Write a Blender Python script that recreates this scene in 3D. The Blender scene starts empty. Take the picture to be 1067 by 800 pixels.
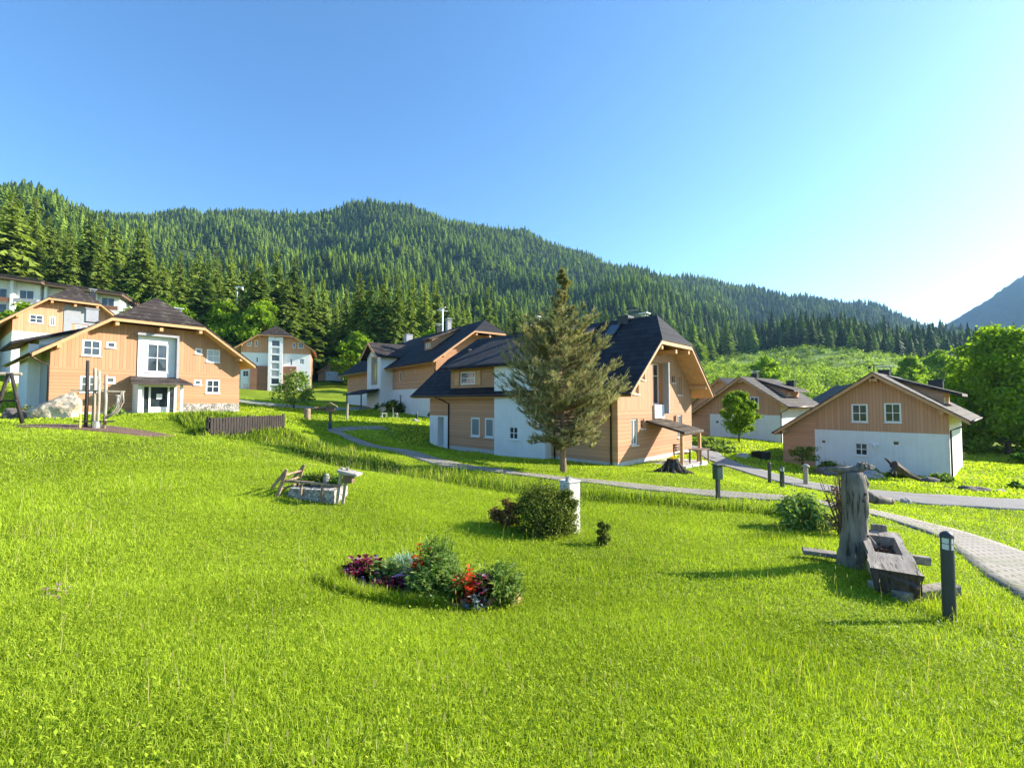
import bpy, bmesh, math, random, numpy as np
from mathutils import Vector
from math import radians as R, sin, cos, pi
random.seed(7); rng = np.random.default_rng(7)
scene = bpy.context.scene; COL = scene.collection
HAZE=1.05e-4; EXPO=1.58
# ---------------------------------------------------------------- terrain
# control points of the near ground (x, y, z in metres, eye level = 0)
CTRL = np.array([
 (0,0,-1.72),(0,2.2,-1.78),(-2.5,2.3,-1.72),(2.5,2.3,-1.95),(-6,4,-1.6),(-8,0,-1.5),(0,-8,-1.5),(8,-5,-2.2),(9,2,-2.6),
 (-16.6,18,-1.1),(-21.8,20,-.93),(-21.4,21.5,-.85),(-26.5,26,-.85),(-20.5,33.5,-.85),(-14,24,-1.1),(-32,31,-.6),(-16,12,-1.1),(-12,6,-1.35),
 (-9.6,16,-1.31),(-8.0,10,-1.55),(-4.6,12.8,-1.93),(-2.0,11.4,-2.1),(-3.9,9.2,-1.98),(1.2,8.7,-2.5),(-.9,5,-2.2),(-3.5,5.6,-1.95),
 (5.1,5.4,-2.57),(7.4,6.5,-2.68),(6.1,13.6,-2.9),(5.05,7.0,-2.5),(5.2,5.9,-2.55),(2,5,-2.35),(9.2,11,-2.98),(3.2,10.5,-2.72),(-.4,12.8,-2.6),
 (-11.9,30,-1.9),(-10.8,28,-2.0),(-5.6,22,-2.35),(-1.2,17,-2.53),(3.2,14.6,-2.66),(8.5,13,-2.9),(-8.5,19.5,-2.45),(-4.2,16.2,-2.75),(-12.2,19.4,-2.15),(-11.3,22.4,-2.2),
 (5.1,21.7,-3.1),(11.5,28.3,-3.15),(-5.3,31.4,-3.1),(.0,26,-3.15),(1,35,-3.1),(6.33,17.5,-2.85),(2.1,18.3,-2.85),
 (25,26,-4.4),(19.2,32.2,-4.4),(31,31,-4.5),(25,38,-4.3),(19,17,-4.0),(14.2,18.4,-3.92),(12.6,20,-3.75),(12.4,23.5,-3.65),(12.3,27.6,-3.5),
 (18.6,38,-3.3),(24.5,42,-3.8),(19.3,48,-3.7),(31,49,-3.7),(30,20,-4.4),(17.7,28,-3.9),(14,9,-3.5),(35,40,-4.6),
 (-7.2,42.5,-1.75),(-25,68,-.6),(-12,55,-1.1),(-9,34,-2.0),(-14,42,-1.4),(-20,45,-.9),(-20,56,-.5),(-32,60,.4),(-46,42,1.6),(-40,36,.4),(-52,36,2.5),
 (-34,22,-.2),(-36,44,.6),(0,60,-1.6),(12,45,-3.2),(14,62,-2.8),(40,62,-3.6),(52,40,-5),(45,20,-5),(-40,6,-.3),(-30,-5,-.8),(20,-10,-3.5)],float)
def _tps(d2): return np.where(d2>0, .5*d2*np.log(np.maximum(d2,1e-9)), 0)
_n=len(CTRL); _A=np.zeros((_n+3,_n+3))
_d2=((CTRL[:,None,:2]-CTRL[None,:,:2])**2).sum(-1)
_A[:_n,:_n]=_tps(_d2)+np.eye(_n)*1.0
_A[:_n,_n]=1; _A[:_n,_n+1:]=CTRL[:,:2]; _A[_n,:_n]=1; _A[_n+1:,:_n]=CTRL[:,:2].T
_W=np.linalg.solve(_A, np.concatenate([CTRL[:,2],[0,0,0]]))
# far slopes: bearing (by its tangent) against distance, as a rise of the line of sight
HC=(np.array([-400,-150,0,100,200,300,345,400,500,600,700,740,780,830,900,1000,1100,1500])-533.5)/474
HY=np.array([60,110,200,350,600,1000,1500,7000.])
HT=np.array([
 [395,390,382,410,416,418,418,421,434,442,446,447,448,448,449,450,452,455],
 [350,345,338,350,392,403,401,406,412,412,410,405,402,401,400,404,408,415],
 [290,292,296,318,352,372,378,380,384,386,383,380,379,381,384,390,396,405],
 [215,218,226,258,304,334,342,340,348,356,362,363,364,368,374,382,390,400],
 [210,212,216,236,268,288,290,284,298,312,318,334,352,362,370,376,382,398],
 [215,214,216,223,224,219,217,212,232,264,290,298,301,306,322,350,370,395],
 [260,260,260,262,262,262,262,260,275,300,330,338,342,345,352,372,385,400],
 [400,400,400,400,400,400,400,400,400,400,400,400,400,400,402,405,408,410]],float)
def far_z(x,y):
    r=np.hypot(x,y); az=np.arctan2(x,y); azc=np.clip(az,-1.2,1.2)
    Y=r*np.cos(np.clip(az,-1.05,1.05)); t=np.tan(azc)
    i=np.clip(np.searchsorted(HC,t)-1,0,len(HC)-2); fx=np.clip((t-HC[i])/(HC[i+1]-HC[i]),0,1)
    fx=fx*.6+.4*fx*fx*(3-2*fx)
    lY=np.log(np.maximum(Y,1)); L=np.log(HY)
    j=np.clip(np.searchsorted(L,lY)-1,0,len(HY)-2); fy=np.clip((lY-L[j])/(L[j+1]-L[j]),0,1)
    e=((HT[j,i]*(1-fx)+HT[j,i+1]*fx)*(1-fy)+(HT[j+1,i]*(1-fx)+HT[j+1,i+1]*fx)*fy)
    z=Y*(418-e)/474
    q=np.clip((Y-170)/250,0,1)*np.clip((1700-Y)/300,0,1)
    q=q*np.interp(Y,[0,700,1000],[1,1,.45])
    z=z+q*(20*np.sin(x*.017+1.2*np.sin(y*.009))*np.sin(y*.013+.9)+12*np.sin(x*.041+y*.012+1)*np.sin(y*.027-x*.008)+3*np.sin(x*.09+y*.03)*np.sin(y*.07))
    back=np.clip((np.abs(az)-1.25)/.6,0,1); back=back*back*(3-2*back)
    return z*(1-back)+back*-3
def G(x,y):
    x=np.atleast_1d(np.asarray(x,float)); y=np.atleast_1d(np.asarray(y,float))
    r=np.hypot(x,y)
    w=np.clip((r-58)/37,0,1); w=w*w*(3-2*w)
    out=far_z(x,y)
    m=r<96
    if m.any():
        q=np.stack([x[m],y[m]],-1); z=np.zeros(len(q))
        for s in range(0,len(q),20000):
            qq=q[s:s+20000]
            d=((qq[:,None]-CTRL[None,:,:2])**2).sum(-1)
            z[s:s+20000]=_tps(d)@_W[:_n]+_W[_n]+qq@_W[_n+1:]
        out[m]=out[m]*w[m]+np.clip(z,-7,20)*(1-w[m])
    bump=.018*np.sin(x*2.1+np.sin(y*1.3)*1.2)*np.sin(y*1.7+np.cos(x*.9))+.03*np.sin(x*.7+1)*np.sin(y*.8+2)
    return out+bump*np.clip(1-r/60,0,1)
def g(x,y): return float(G(x,y)[0])
# ---------------------------------------------------------------- object helpers
def tag(o, label=None, cat=None, group=None, kind=None):
    if label: o['label']=label
    if cat: o['category']=cat
    if group: o['group']=group
    if kind: o['kind']=kind
    return o
def empty(name, loc, rz=0, label=None, cat=None, group=None):
    o=bpy.data.objects.new(name,None); COL.objects.link(o); o.location=loc; o.rotation_euler=(0,0,rz); o.empty_display_size=.3
    return tag(o,label,cat,group)
def link(name, me, mats, parent=None, loc=None, smooth=False):
    for m in (mats if isinstance(mats,(list,tuple)) else [mats]): me.materials.append(m)
    o=bpy.data.objects.new(name,me); COL.objects.link(o)
    if parent is not None: o.parent=parent
    if loc is not None: o.location=loc
    if smooth: me.polygons.foreach_set('use_smooth',[True]*len(me.polygons))
    return o
def np_mesh(name, V, F, tint=None, mi=None):
    """V (n,3); F (m,k) with a constant k; tint: one value per vertex"""
    V=np.ascontiguousarray(V,np.float32); F=np.ascontiguousarray(F,np.int32); m,k=F.shape
    me=bpy.data.meshes.new(name)
    me.vertices.add(len(V)); me.vertices.foreach_set('co',V.ravel())
    me.loops.add(m*k); me.loops.foreach_set('vertex_index',F.ravel())
    me.polygons.add(m); me.polygons.foreach_set('loop_start',np.arange(0,m*k,k,dtype=np.int32))
    try: me.polygons.foreach_set('loop_total',np.full(m,k,np.int32))
    except Exception: pass
    if mi is not None: me.polygons.foreach_set('material_index',np.asarray(mi,np.int32))
    me.update(calc_edges=True)
    if tint is not None:
        a=me.attributes.new('tint','FLOAT','POINT'); a.data.foreach_set('value',np.ascontiguousarray(tint,np.float32))
    return me
class MB:
    def __init__(s): s.v=[]; s.f=[]; s.m=[]; s.cur=0
    def mat(s,i): s.cur=i; return s
    def poly(s,pts,flip=False):
        n=len(s.v); s.v+= [tuple(p) for p in pts]; idx=list(range(n,n+len(pts)))
        s.f.append(idx[::-1] if flip else idx); s.m.append(s.cur); return s
    def box(s,x0,x1,y0,y1,z0,z1):
        n=len(s.v)
        s.v+=[(x0,y0,z0),(x1,y0,z0),(x1,y1,z0),(x0,y1,z0),(x0,y0,z1),(x1,y0,z1),(x1,y1,z1),(x0,y1,z1)]
        for f in ((0,3,2,1),(4,5,6,7),(0,1,5,4),(1,2,6,5),(2,3,7,6),(3,0,4,7)): s.f.append([n+i for i in f]); s.m.append(s.cur)
        return s
    def beam(s,a,b,w,h,up=(0,0,1)):
        a=Vector(a); b=Vector(b); d=(b-a).normalized(); u=Vector(up); r=d.cross(u)
        if r.length<1e-4: r=d.cross(Vector((1,0,0)))
        r.normalize(); u=r.cross(d).normalized(); n=len(s.v)
        for p in (a,b):
            for i,j in ((-1,-1),(1,-1),(1,1),(-1,1)): s.v.append(tuple(p+r*(w/2*i)+u*(h/2*j)))
        for f in ((0,1,2,3),(7,6,5,4),(0,4,5,1),(1,5,6,2),(2,6,7,3),(3,7,4,0)): s.f.append([n+i for i in f]); s.m.append(s.cur)
        return s
    def tube(s,path,rad,n=8,cap=True,wob=0,sq=None):
        path=[Vector(p) for p in path]; rad=rad if isinstance(rad,(list,tuple)) else [rad]*len(path)
        base=len(s.v); prev=None
        for i,p in enumerate(path):
            d=(path[min(i+1,len(path)-1)]-path[max(i-1,0)])
            d=d.normalized() if d.length>1e-6 else Vector((0,0,1))
            if prev is None:
                r=d.cross(Vector((0,0,1))) if abs(d.z)<.95 else d.cross(Vector((1,0,0)))
            else: r=prev-d*prev.dot(d)
            r.normalize(); prev=r; u=d.cross(r)
            for k in range(n):
                a=2*pi*k/n; q=rad[i]*(1+wob*(random.random()-.5)*2)
                s.v.append(tuple(p+r*(cos(a)*q)+u*(sin(a)*q*(sq or 1))))
        for i in range(len(path)-1):
            for k in range(n):
                a=base+i*n+k; b=base+i*n+(k+1)%n
                s.f.append([a,b,b+n,a+n]); s.m.append(s.cur)
        if cap:
            s.f.append([base+k for k in range(n)][::-1]); s.m.append(s.cur)
            e=base+(len(path)-1)*n; s.f.append([e+k for k in range(n)]); s.m.append(s.cur)
        return s
    def lathe(s,prof,n=20,c=(0,0)):
        base=len(s.v)
        for r,z in prof:
            for k in range(n): a=2*pi*k/n; s.v.append((c[0]+r*cos(a),c[1]+r*sin(a),z))
        for i in range(len(prof)-1):
            for k in range(n):
                a=base+i*n+k; b=base+i*n+(k+1)%n; s.f.append([a,b,b+n,a+n]); s.m.append(s.cur)
        s.f.append([base+k for k in range(n)][::-1]); s.m.append(s.cur)
        e=base+(len(prof)-1)*n; s.f.append([e+k for k in range(n)]); s.m.append(s.cur)
        return s
    def prism(s,poly,y0,y1):     # polygon in x,z pushed along y
        n=len(s.v); k=len(poly)
        s.v+=[(x,y0,z) for x,z in poly]+[(x,y1,z) for x,z in poly]
        s.f.append(list(range(n,n+k))); s.m.append(s.cur); s.f.append(list(range(n+2*k-1,n+k-1,-1))); s.m.append(s.cur)
        for i in range(k): j=(i+1)%k; s.f.append([n+j,n+i,n+k+i,n+k+j]); s.m.append(s.cur)
        return s
    def build(s,name,mats,parent=None,loc=None,smooth=False,bevel=0,fix=False):
        me=bpy.data.meshes.new(name); me.from_pydata(s.v,[],s.f)
        me.polygons.foreach_set('material_index',s.m)
        if fix or bevel:
            bm=bmesh.new(); bm.from_mesh(me)
            if fix: bmesh.ops.remove_doubles(bm,verts=bm.verts,dist=.0008)
            bmesh.ops.recalc_face_normals(bm,faces=bm.faces)
            if bevel: bmesh.ops.bevel(bm,geom=[e for e in bm.edges if e.is_manifold],offset=bevel,segments=1,affect='EDGES')
            bm.to_mesh(me); bm.free()
        me.update()
        return link(name,me,mats,parent,loc,smooth)
def rock(name, mats, sx,sy,sz, seed=0, sub=3, rough=.28, parent=None, loc=None, cut=.25):
    bm=bmesh.new(); bmesh.ops.create_icosphere(bm,subdivisions=sub,radius=1)
    r=random.Random(seed); dirs=[(Vector((r.gauss(0,1),r.gauss(0,1),r.gauss(0,1))).normalized(), r.uniform(.55,.95)) for _ in range(14)]
    from mathutils import noise
    for v in bm.verts:
        p=v.co.copy()
        for d,l in dirs:
            t=p.dot(d)
            if t>l: p-=d*(t-l)*.85
        p*=1+rough*.5*noise.noise(p*1.7+Vector((seed,0,0)))+rough*.3*noise.noise(p*4.3+Vector((0,seed,0)))
        if p.z<-cut: p.z=-cut
        v.co=(p.x*sx,p.y*sy,(p.z+cut)*sz)
    me=bpy.data.meshes.new(name); bm.to_mesh(me); bm.free()
    return link(name,me,mats,parent,loc)
# ---------------------------------------------------------------- materials
class N:
    """short node builder"""
    def __init__(s,name):
        s.m=bpy.data.materials.new(name); s.m.use_nodes=True; s.t=s.m.node_tree; s.t.nodes.clear()
        s.out=s.t.nodes.new('ShaderNodeOutputMaterial')
    def n(s,kind,ins=None,**kw):
        x=s.t.nodes.new('ShaderNode'+kind)
        for k,v in kw.items(): setattr(x,k,v)
        for k,v in (ins or {}).items():
            i=x.inputs[k]
            if isinstance(v,bpy.types.NodeSocket): s.t.links.new(v,i)
            elif isinstance(v,bpy.types.Node): s.t.links.new(v.outputs[0],i)
            else:
                if i.type=='RGBA' and len(v)==3: v=(*v,1)
                i.default_value=v
        return x
    def math(s,op,a,b=0,c=0):
        x=s.n('Math',operation=op)
        for k,v in enumerate((a,b,c)):
            if isinstance(v,(bpy.types.NodeSocket,bpy.types.Node)): s.t.links.new(v.outputs[0] if isinstance(v,bpy.types.Node) else v,x.inputs[k])
            else: x.inputs[k].default_value=v
        return x.outputs[0]
    def ramp(s,fac,stops):
        x=s.n('ValToRGB',{0:fac}); e=x.color_ramp.elements
        while len(e)<len(stops): e.new(.5)
        for k,(p,c) in enumerate(stops): e[k].position=p; e[k].color=(*c,1) if len(c)==3 else c
        return x.outputs[0]
    def mix(s,f,a,b,mode='MIX'):
        x=s.n('Mix',data_type='RGBA',blend_type=mode)
        for k,v in ((0,f),(6,a),(7,b)):
            if isinstance(v,(bpy.types.NodeSocket,bpy.types.Node)): s.t.links.new(v.outputs[0] if isinstance(v,bpy.types.Node) else v,x.inputs[k])
            else: x.inputs[k].default_value=(*v,1) if k and len(v)==3 else v
        return x.outputs[2]
    def noise(s,scale,vec=None,detail=3,rough=.55,out=0):
        ins={'Scale':scale,'Detail':detail,'Roughness':rough}
        if vec is not None: ins['Vector']=vec
        return s.n('TexNoise',ins).outputs[out]
    def obj(s): return s.n('TexCoord').outputs['Object']
    def xyz(s,v): return s.n('SeparateXYZ',{0:v}).outputs
    def bump(s,h,strength=.5,dist=.02): return s.n('Bump',{'Height':h,'Strength':strength,'Distance':dist}).outputs[0]
    def done(s,color,rough=.8,normal=None,metal=0,spec=.4,**ex):
        ins={'Base Color':color,'Roughness':rough,'Metallic':metal,'Specular IOR Level':spec}
        if normal is not None: ins['Normal']=normal
        ins.update(ex)
        b=s.n('BsdfPrincipled',ins); s.t.links.new(b.outputs[0],s.out.inputs[0]); return s.m
def plain(name,c,rough=.7,var=.12,scale=6,bump=.0,metal=0,spec=.4):
    k=N(name); v=k.obj(); f=k.noise(scale,v,5,.6)
    a=tuple(x*(1-var) for x in c); b=tuple(min(1,x*(1+var)) for x in c)
    nm=k.bump(k.noise(scale*4,v,4),.5,bump) if bump else None
    return k.done(k.ramp(f,[(.3,a),(.7,b)]),rough,nm,metal,spec)
def foliage(name, dark, light, trans=.35, alt=None, altp=.0, island=True, objr=.0, rough=.75, wn=.0, spec=.08):
    """leaves: diffuse + translucent; the colour varies by leaf clump and by plant"""
    k=N(name)
    if island: r=k.n('NewGeometry').outputs['Random Per Island']
    else: r=k.n('Attribute',attribute_name='tint').outputs['Fac']
    if objr:
        o=k.n('ObjectInfo').outputs['Random']; r=k.math('ADD',k.math('MULTIPLY',r,1-objr),k.math('MULTIPLY',o,objr))
    if wn:
        gpos=k.n('NewGeometry').outputs['Position']; w=k.noise(wn,gpos,2)
        r=k.math('ADD',k.math('MULTIPLY',r,.5),k.math('MULTIPLY_ADD',w,1.6,-.55)); r=k.math('MULTIPLY',r,1.0)
    st=[(0.05,dark),(.85,light)]
    if alt: st=[(0.05,dark),(1-altp-.05,light),(1-altp,alt)]
    c=k.ramp(r,st)
    d=k.n('BsdfPrincipled',{'Base Color':c,'Roughness':rough,'Specular IOR Level':spec})
    t=k.n('BsdfTranslucent',{'Color':k.mix(1,c,(1.4,1.45,.5),'MULTIPLY')})
    x=k.n('MixShader',{0:trans,1:d,2:t}); k.t.links.new(x.outputs[0],k.out.inputs[0]); return k.m
def cladding(name,c,period,axis,depth=.012,line=.55,var=.1):
    """timber boards: real grooves drawn by bump plus the dark joint itself"""
    k=N(name); v=k.obj(); x,y,z=k.xyz(v)[0:3]
    p=k.math('ADD',x,y) if axis=='v' else z
    s=k.math('DIVIDE',p,period); fr=k.math('FRACT',s); fl=k.math('FLOOR',s)
    gr=k.math('LESS_THAN',fr,.09)
    rnd=k.n('TexWhiteNoise',{'W':fl},noise_dimensions='1D').outputs[0]
    sc=k.n('Mapping',{'Vector':v,'Scale':(3,3,.25) if axis=='v' else (.25,.25,3)}).outputs[0]
    f=k.math('ADD',k.math('MULTIPLY',rnd,.5),k.math('MULTIPLY',k.noise(7,sc,5,.65),.5))
    lo=tuple(q*(1-var*1.3) for q in c); hi=tuple(q*(1+var) for q in c)
    col=k.ramp(f,[(.25,lo),(.75,hi)])
    big=k.noise(.5,v,3); col=k.mix(k.math('MULTIPLY',big,.35),col,tuple(q*.72 for q in c))
    col=k.mix(k.math('MULTIPLY',gr,line),col,tuple(q*.35 for q in c))
    h=k.math('ADD',k.math('MULTIPLY',gr,-1),k.math('MULTIPLY',f,.15))
    return k.done(col,.75,k.bump(h,.9,depth))
def rooftile(name,c,c2,lichen=None):
    k=N(name); v=k.obj(); x,y,z=k.xyz(v)[0:3]
    s=k.math('DIVIDE',z,.26); row=k.math('FLOOR',s); fr=k.math('FRACT',s)
    off=k.math('MULTIPLY',k.math('MODULO',row,2),.5)
    cc=k.math('ADD',k.math('DIVIDE',y,.38),off); fc=k.math('FRACT',cc)
    w=k.n('CombineXYZ',{0:row,1:k.math('FLOOR',cc)}); rnd=k.n('TexWhiteNoise',{'Vector':w},noise_dimensions='2D').outputs[0]
    col=k.ramp(rnd,[(0,c),(1,c2)])
    big=k.noise(.6,v,4); col=k.mix(k.math('MULTIPLY',big,.5),col,tuple(q*.6 for q in c))
    if lichen: col=k.mix(k.ramp(k.noise(2.2,v,6,.7),[(.5,(0,0,0)),(.68,(1,1,1))]),col,lichen)
    edge=k.math('LESS_THAN',fr,.14); gap=k.math('LESS_THAN',fc,.06)
    col=k.mix(k.math('MULTIPLY',edge,.75),col,tuple(q*.25 for q in c))
    h=k.math('SUBTRACT',k.math('MULTIPLY',fr,-1),k.math('MULTIPLY',gap,.5))
    return k.done(col,.8,k.bump(h,1,.09),spec=.2)
def glass(name,c=(.02,.028,.035),curtain=False):
    k=N(name); v=k.obj()
    col=k.ramp(k.noise(1.3,v,2),[(.35,c),(.65,tuple(q*2.2 for q in c))])
    if curtain:
        x,y,z=k.xyz(v)[0:3]; w=k.math('SINE',k.math('MULTIPLY',k.math('ADD',x,y),60))
        col=k.mix(k.math('MULTIPLY_ADD',w,.1,.55),col,(.42,.42,.4))
    nm=k.bump(k.noise(1.1,v,1),.12,.1)
    return k.done(col,.04,nm,0,.9)
M={}
M['board_v']=cladding('board_v',(.48,.255,.135),.17,'v')
M['board_h']=cladding('board_h',(.48,.25,.13),.19,'h',.012,.35)
M['board_v2']=cladding('board_v2',(.61,.32,.18),.17,'v')
M['board_h2']=cladding('board_h2',(.61,.315,.175),.19,'h',.012,.35)
M['brown_panel']=cladding('brown_panel',(.27,.125,.07),.4,'h')
k=N('white_render'); v=k.obj(); st=k.n('Mapping',{'Vector':v,'Scale':(2.5,2.5,.18)}).outputs[0]
c=k.ramp(k.noise(1.2,v,5,.6),[(.3,(.72,.715,.70)),(.7,(.80,.795,.78))]); c=k.mix(k.ramp(k.noise(3,st,5,.7),[(.5,(0,0,0)),(.8,(.35,.35,.35))]),c,(.45,.43,.40))
M['render']=k.done(c,.9,k.bump(k.noise(40,v,3),.3,.004),spec=.2)
M['plinth']=plain('plinth_concrete',(.5,.48,.45),.9,.12,4,.01)
M['tile']=rooftile('roof_tile_dark',(.015,.015,.018),(.040,.039,.043))
M['tile_grey']=rooftile('roof_tile_grey',(.065,.055,.05),(.11,.092,.08),(.16,.15,.11))
M['tile_left']=rooftile('roof_tile_brown_black',(.028,.022,.021),(.065,.050,.044),(.10,.09,.07))
M['tile_brown']=rooftile('roof_tile_brown',(.06,.045,.036),(.10,.075,.055),(.17,.15,.10))
M['timber']=plain('timber_orange',(.56,.30,.14),.65,.14,3,.004)
M['timber_dark']=plain('timber_brown',(.16,.10,.065),.8,.25,4,.006)
M['white_paint']=plain('white_paint',(.78,.78,.77),.45,.03,3)
M['glass']=glass('window_glass'); M['glass_curtain']=glass('window_glass_curtain',(.03,.04,.05),True)
M['metal_dark']=plain('metal_dark',(.035,.035,.038),.4,.1,5,0,.6)
M['gutter']=plain('gutter_brown',(.06,.035,.028),.4,.1,5,0,.5)
M['anthracite']=plain('anthracite_paint',(.045,.05,.055),.5,.1,6)
M['steel']=plain('steel_cap',(.6,.6,.6),.35,.08,5,0,.8)
M['chimney']=plain('chimney_render',(.36,.36,.37),.8,.1,3,.004)
M['grey_paint']=plain('grey_paint',(.3,.31,.33),.7,.08,3)
k=N('rubble_stone'); v=k.obj(); vo=k.n('TexVoronoi',{'Vector':v,'Scale':6.5}); ve=k.n('TexVoronoi',{'Vector':v,'Scale':6.5},feature='DISTANCE_TO_EDGE')
e=k.ramp(ve.outputs[0],[(0,(0,0,0)),(.09,(1,1,1))])
c=k.mix(e,(.12,.11,.10),k.ramp(k.xyz(vo.outputs[1])[0],[(0,(.22,.19,.17)),(.5,(.42,.38,.34)),(1,(.55,.5,.46))]))
M['rubble']=k.done(c,.9,k.bump(e,.8,.04))
def woodgrain(name,c1,c2,axis=(1,1,.12),sc=9,crack=.5,rough=.85):
    k=N(name); v=k.obj(); mp=k.n('Mapping',{'Vector':v,'Scale':axis}).outputs[0]
    f=k.noise(sc,mp,8,.7); col=k.ramp(f,[(.32,c1),(.68,c2)])
    cr=k.ramp(k.noise(sc*2.2,mp,4,.5),[(.34,(1,1,1)),(.42,(0,0,0))])
    col=k.mix(k.math('MULTIPLY',cr,crack),col,tuple(q*.22 for q in c1))
    col=k.mix(k.ramp(k.noise(2.5,v,4),[(.45,(0,0,0)),(.75,(.6,.6,.6))]),col,tuple(q*.55 for q in c1))
    return k.done(col,rough,k.bump(k.math('SUBTRACT',f,k.math('MULTIPLY',cr,.8)),.8,.02))
M['oldwood']=woodgrain('weathered_log',(.095,.08,.065),(.30,.26,.21),crack=.8)
M['oldwood_y']=woodgrain('weathered_trough',(.14,.12,.10),(.40,.35,.29),(1,.15,1))
M['fencewood']=woodgrain('fence_wood',(.022,.018,.015),(.06,.048,.04))
M['palewood']=woodgrain('pale_pole_wood',(.28,.23,.17),(.52,.45,.36))
M['redwood']=woodgrain('cart_wood',(.20,.13,.08),(.42,.31,.21))
M['bark']=woodgrain('tree_bark',(.07,.05,.038),(.17,.125,.09),(1,1,.3),7,.7)
M['pinebark']=woodgrain('pine_bark',(.17,.10,.065),(.36,.23,.15),(1,1,.5),9,.5)
M['trunk_far']=plain('conifer_bark',(.10,.075,.055),.9,.2,2)
M['terracotta']=plain('edging_brick',(.38,.2,.12),.85,.2,12,.01)
k=N('boulder_stone'); v=k.obj(); f=k.noise(2.4,v,8,.65)
c=k.ramp(f,[(.3,(.26,.18,.11)),(.48,(.52,.42,.29)),(.7,(.66,.58,.45))])
c=k.mix(k.ramp(k.noise(5,v,5),[(.5,(0,0,0)),(.62,(.7,.7,.7))]),c,(.2,.17,.13))
M['boulder']=k.done(c,.9,k.bump(k.noise(6,v,8,.7),1,.06))
M['darkrock']=plain('dark_rock',(.12,.10,.09),.9,.35,7,.04)
M['greyrock']=plain('grey_rock',(.34,.32,.29),.9,.25,9,.03)
k=N('pillar_stone'); v=k.obj(); M['pillar']=k.done(k.ramp(k.noise(14,v,6,.7),[(.3,(.42,.39,.34)),(.6,(.72,.69,.62))]),.9,k.bump(k.noise(25,v,5),.6,.012))
# ground materials ------------------------------------------------
k=N('meadow_soil'); p=k.n('NewGeometry').outputs['Position']
f1=k.noise(.35,p,4); f2=k.noise(9,p,6,.7)
gcol=k.ramp(k.math('ADD',k.math('MULTIPLY',f1,.45),k.math('MULTIPLY',f2,.55)),[(.3,(.05,.075,.008)),(.5,(.17,.235,.012)),(.7,(.34,.42,.025))])
fo=k.n('Attribute',attribute_name='forest').outputs['Fac']
gcol=k.mix(fo,gcol,k.ramp(k.noise(.05,p,5,.7),[(.35,(.018,.035,.012)),(.7,(.05,.075,.02))]))
sc=k.n('Attribute',attribute_name='scrub').outputs['Fac']
gcol=k.mix(sc,gcol,k.ramp(k.noise(.09,p,6,.75),[(.3,(.06,.11,.018)),(.5,(.14,.22,.03)),(.7,(.26,.33,.08))]))
M['ground']=k.done(gcol,.9,k.bump(f2,.9,.05),spec=.1)
k=N('cobble_paving'); p=k.n('NewGeometry').outputs['Position']
br=k.n('TexBrick',{'Vector':k.n('Mapping',{'Vector':p,'Rotation':(0,0,.55)}).outputs[0],'Color1':(.42,.36,.29,1),'Color2':(.30,.26,.215,1),'Mortar':(.11,.105,.08,1),'Scale':1.0,'Mortar Size':.018,'Brick Width':.24,'Row Height':.16,'Mortar Smooth':.3})
c=k.mix(k.math('MULTIPLY',k.noise(3,p,6,.7),.5),br.outputs[0],(.2,.19,.15))
c=k.mix(k.ramp(k.noise(1.6,p,6,.75),[(.48,(0,0,0)),(.66,(.8,.8,.8))]),c,(.15,.16,.07)); c=k.mix(k.ramp(k.noise(.5,p,3),[(.4,(0,0,0)),(.7,(.5,.5,.5))]),c,(.22,.2,.17))
M['cobble']=k.done(c,.85,k.bump(k.math('MULTIPLY',br.outputs[1],-1),.9,.02))
k=N('old_asphalt'); p=k.n('NewGeometry').outputs['Position']
c=k.ramp(k.noise(60,p,4,.7),[(.3,(.13,.125,.12)),(.7,(.23,.22,.21))]); c=k.mix(k.ramp(k.noise(.8,p,5,.7),[(.4,(0,0,0)),(.7,(.6,.6,.6))]),c,(.26,.25,.23))
M['asphalt']=k.done(c,.9,k.bump(k.noise(70,p,3),.5,.01))
k=N('bark_mulch'); p=k.n('NewGeometry').outputs['Position']; M['mulch']=k.done(k.ramp(k.noise(14,p,6,.8),[(.3,(.08,.045,.035)),(.7,(.26,.16,.12))]),.95,k.bump(k.noise(20,p,6,.8),1,.08))
k=N('pale_gravel'); p=k.n('NewGeometry').outputs['Position']; vo=k.n('TexVoronoi',{'Vector':p,'Scale':18})
M['gravel']=k.done(k.ramp(k.xyz(vo.outputs[1])[0],[(0,(.2,.185,.17)),(1,(.46,.44,.41))]),.9,k.bump(vo.outputs[0],1,.03))
# foliage materials ------------------------------------------------
M['spruce']=foliage('spruce_needles',(.045,.085,.014),(.25,.32,.05),.35,objr=.55)
M['forest']=foliage('forest_needles',(.024,.056,.012),(.21,.30,.035),.25,island=False)
M['decid']=foliage('deciduous_leaves',(.09,.18,.012),(.30,.43,.035),.5,objr=.3)
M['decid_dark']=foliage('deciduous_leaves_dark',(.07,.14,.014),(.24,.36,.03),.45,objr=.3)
M['scrub']=foliage('scrub_leaves',(.08,.14,.02),(.30,.40,.08),.45,island=False)
M['pine']=foliage('pine_needles',(.055,.07,.035),(.17,.19,.105),.2,(.26,.20,.12),.08)
M['bush']=foliage('bush_leaves',(.03,.06,.012),(.22,.25,.045),.25)
M['herb']=foliage('herb_leaves',(.04,.10,.015),(.13,.26,.035),.35)
M['herb_pale']=foliage('pale_leaves',(.10,.17,.04),(.28,.38,.10),.35)
M['red_leaf']=foliage('dark_red_leaves',(.05,.008,.018),(.30,.035,.08),.25,(.5,.25,.35),.12)
M['blue_leaf']=foliage('blue_fescue',(.12,.2,.14),(.32,.46,.36),.2)
M['silver_leaf']=foliage('silver_leaves',(.2,.27,.27),(.5,.58,.58),.15)
M['red_flower']=foliage('red_petals',(.5,.03,.01),(.75,.10,.03),.3)
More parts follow.
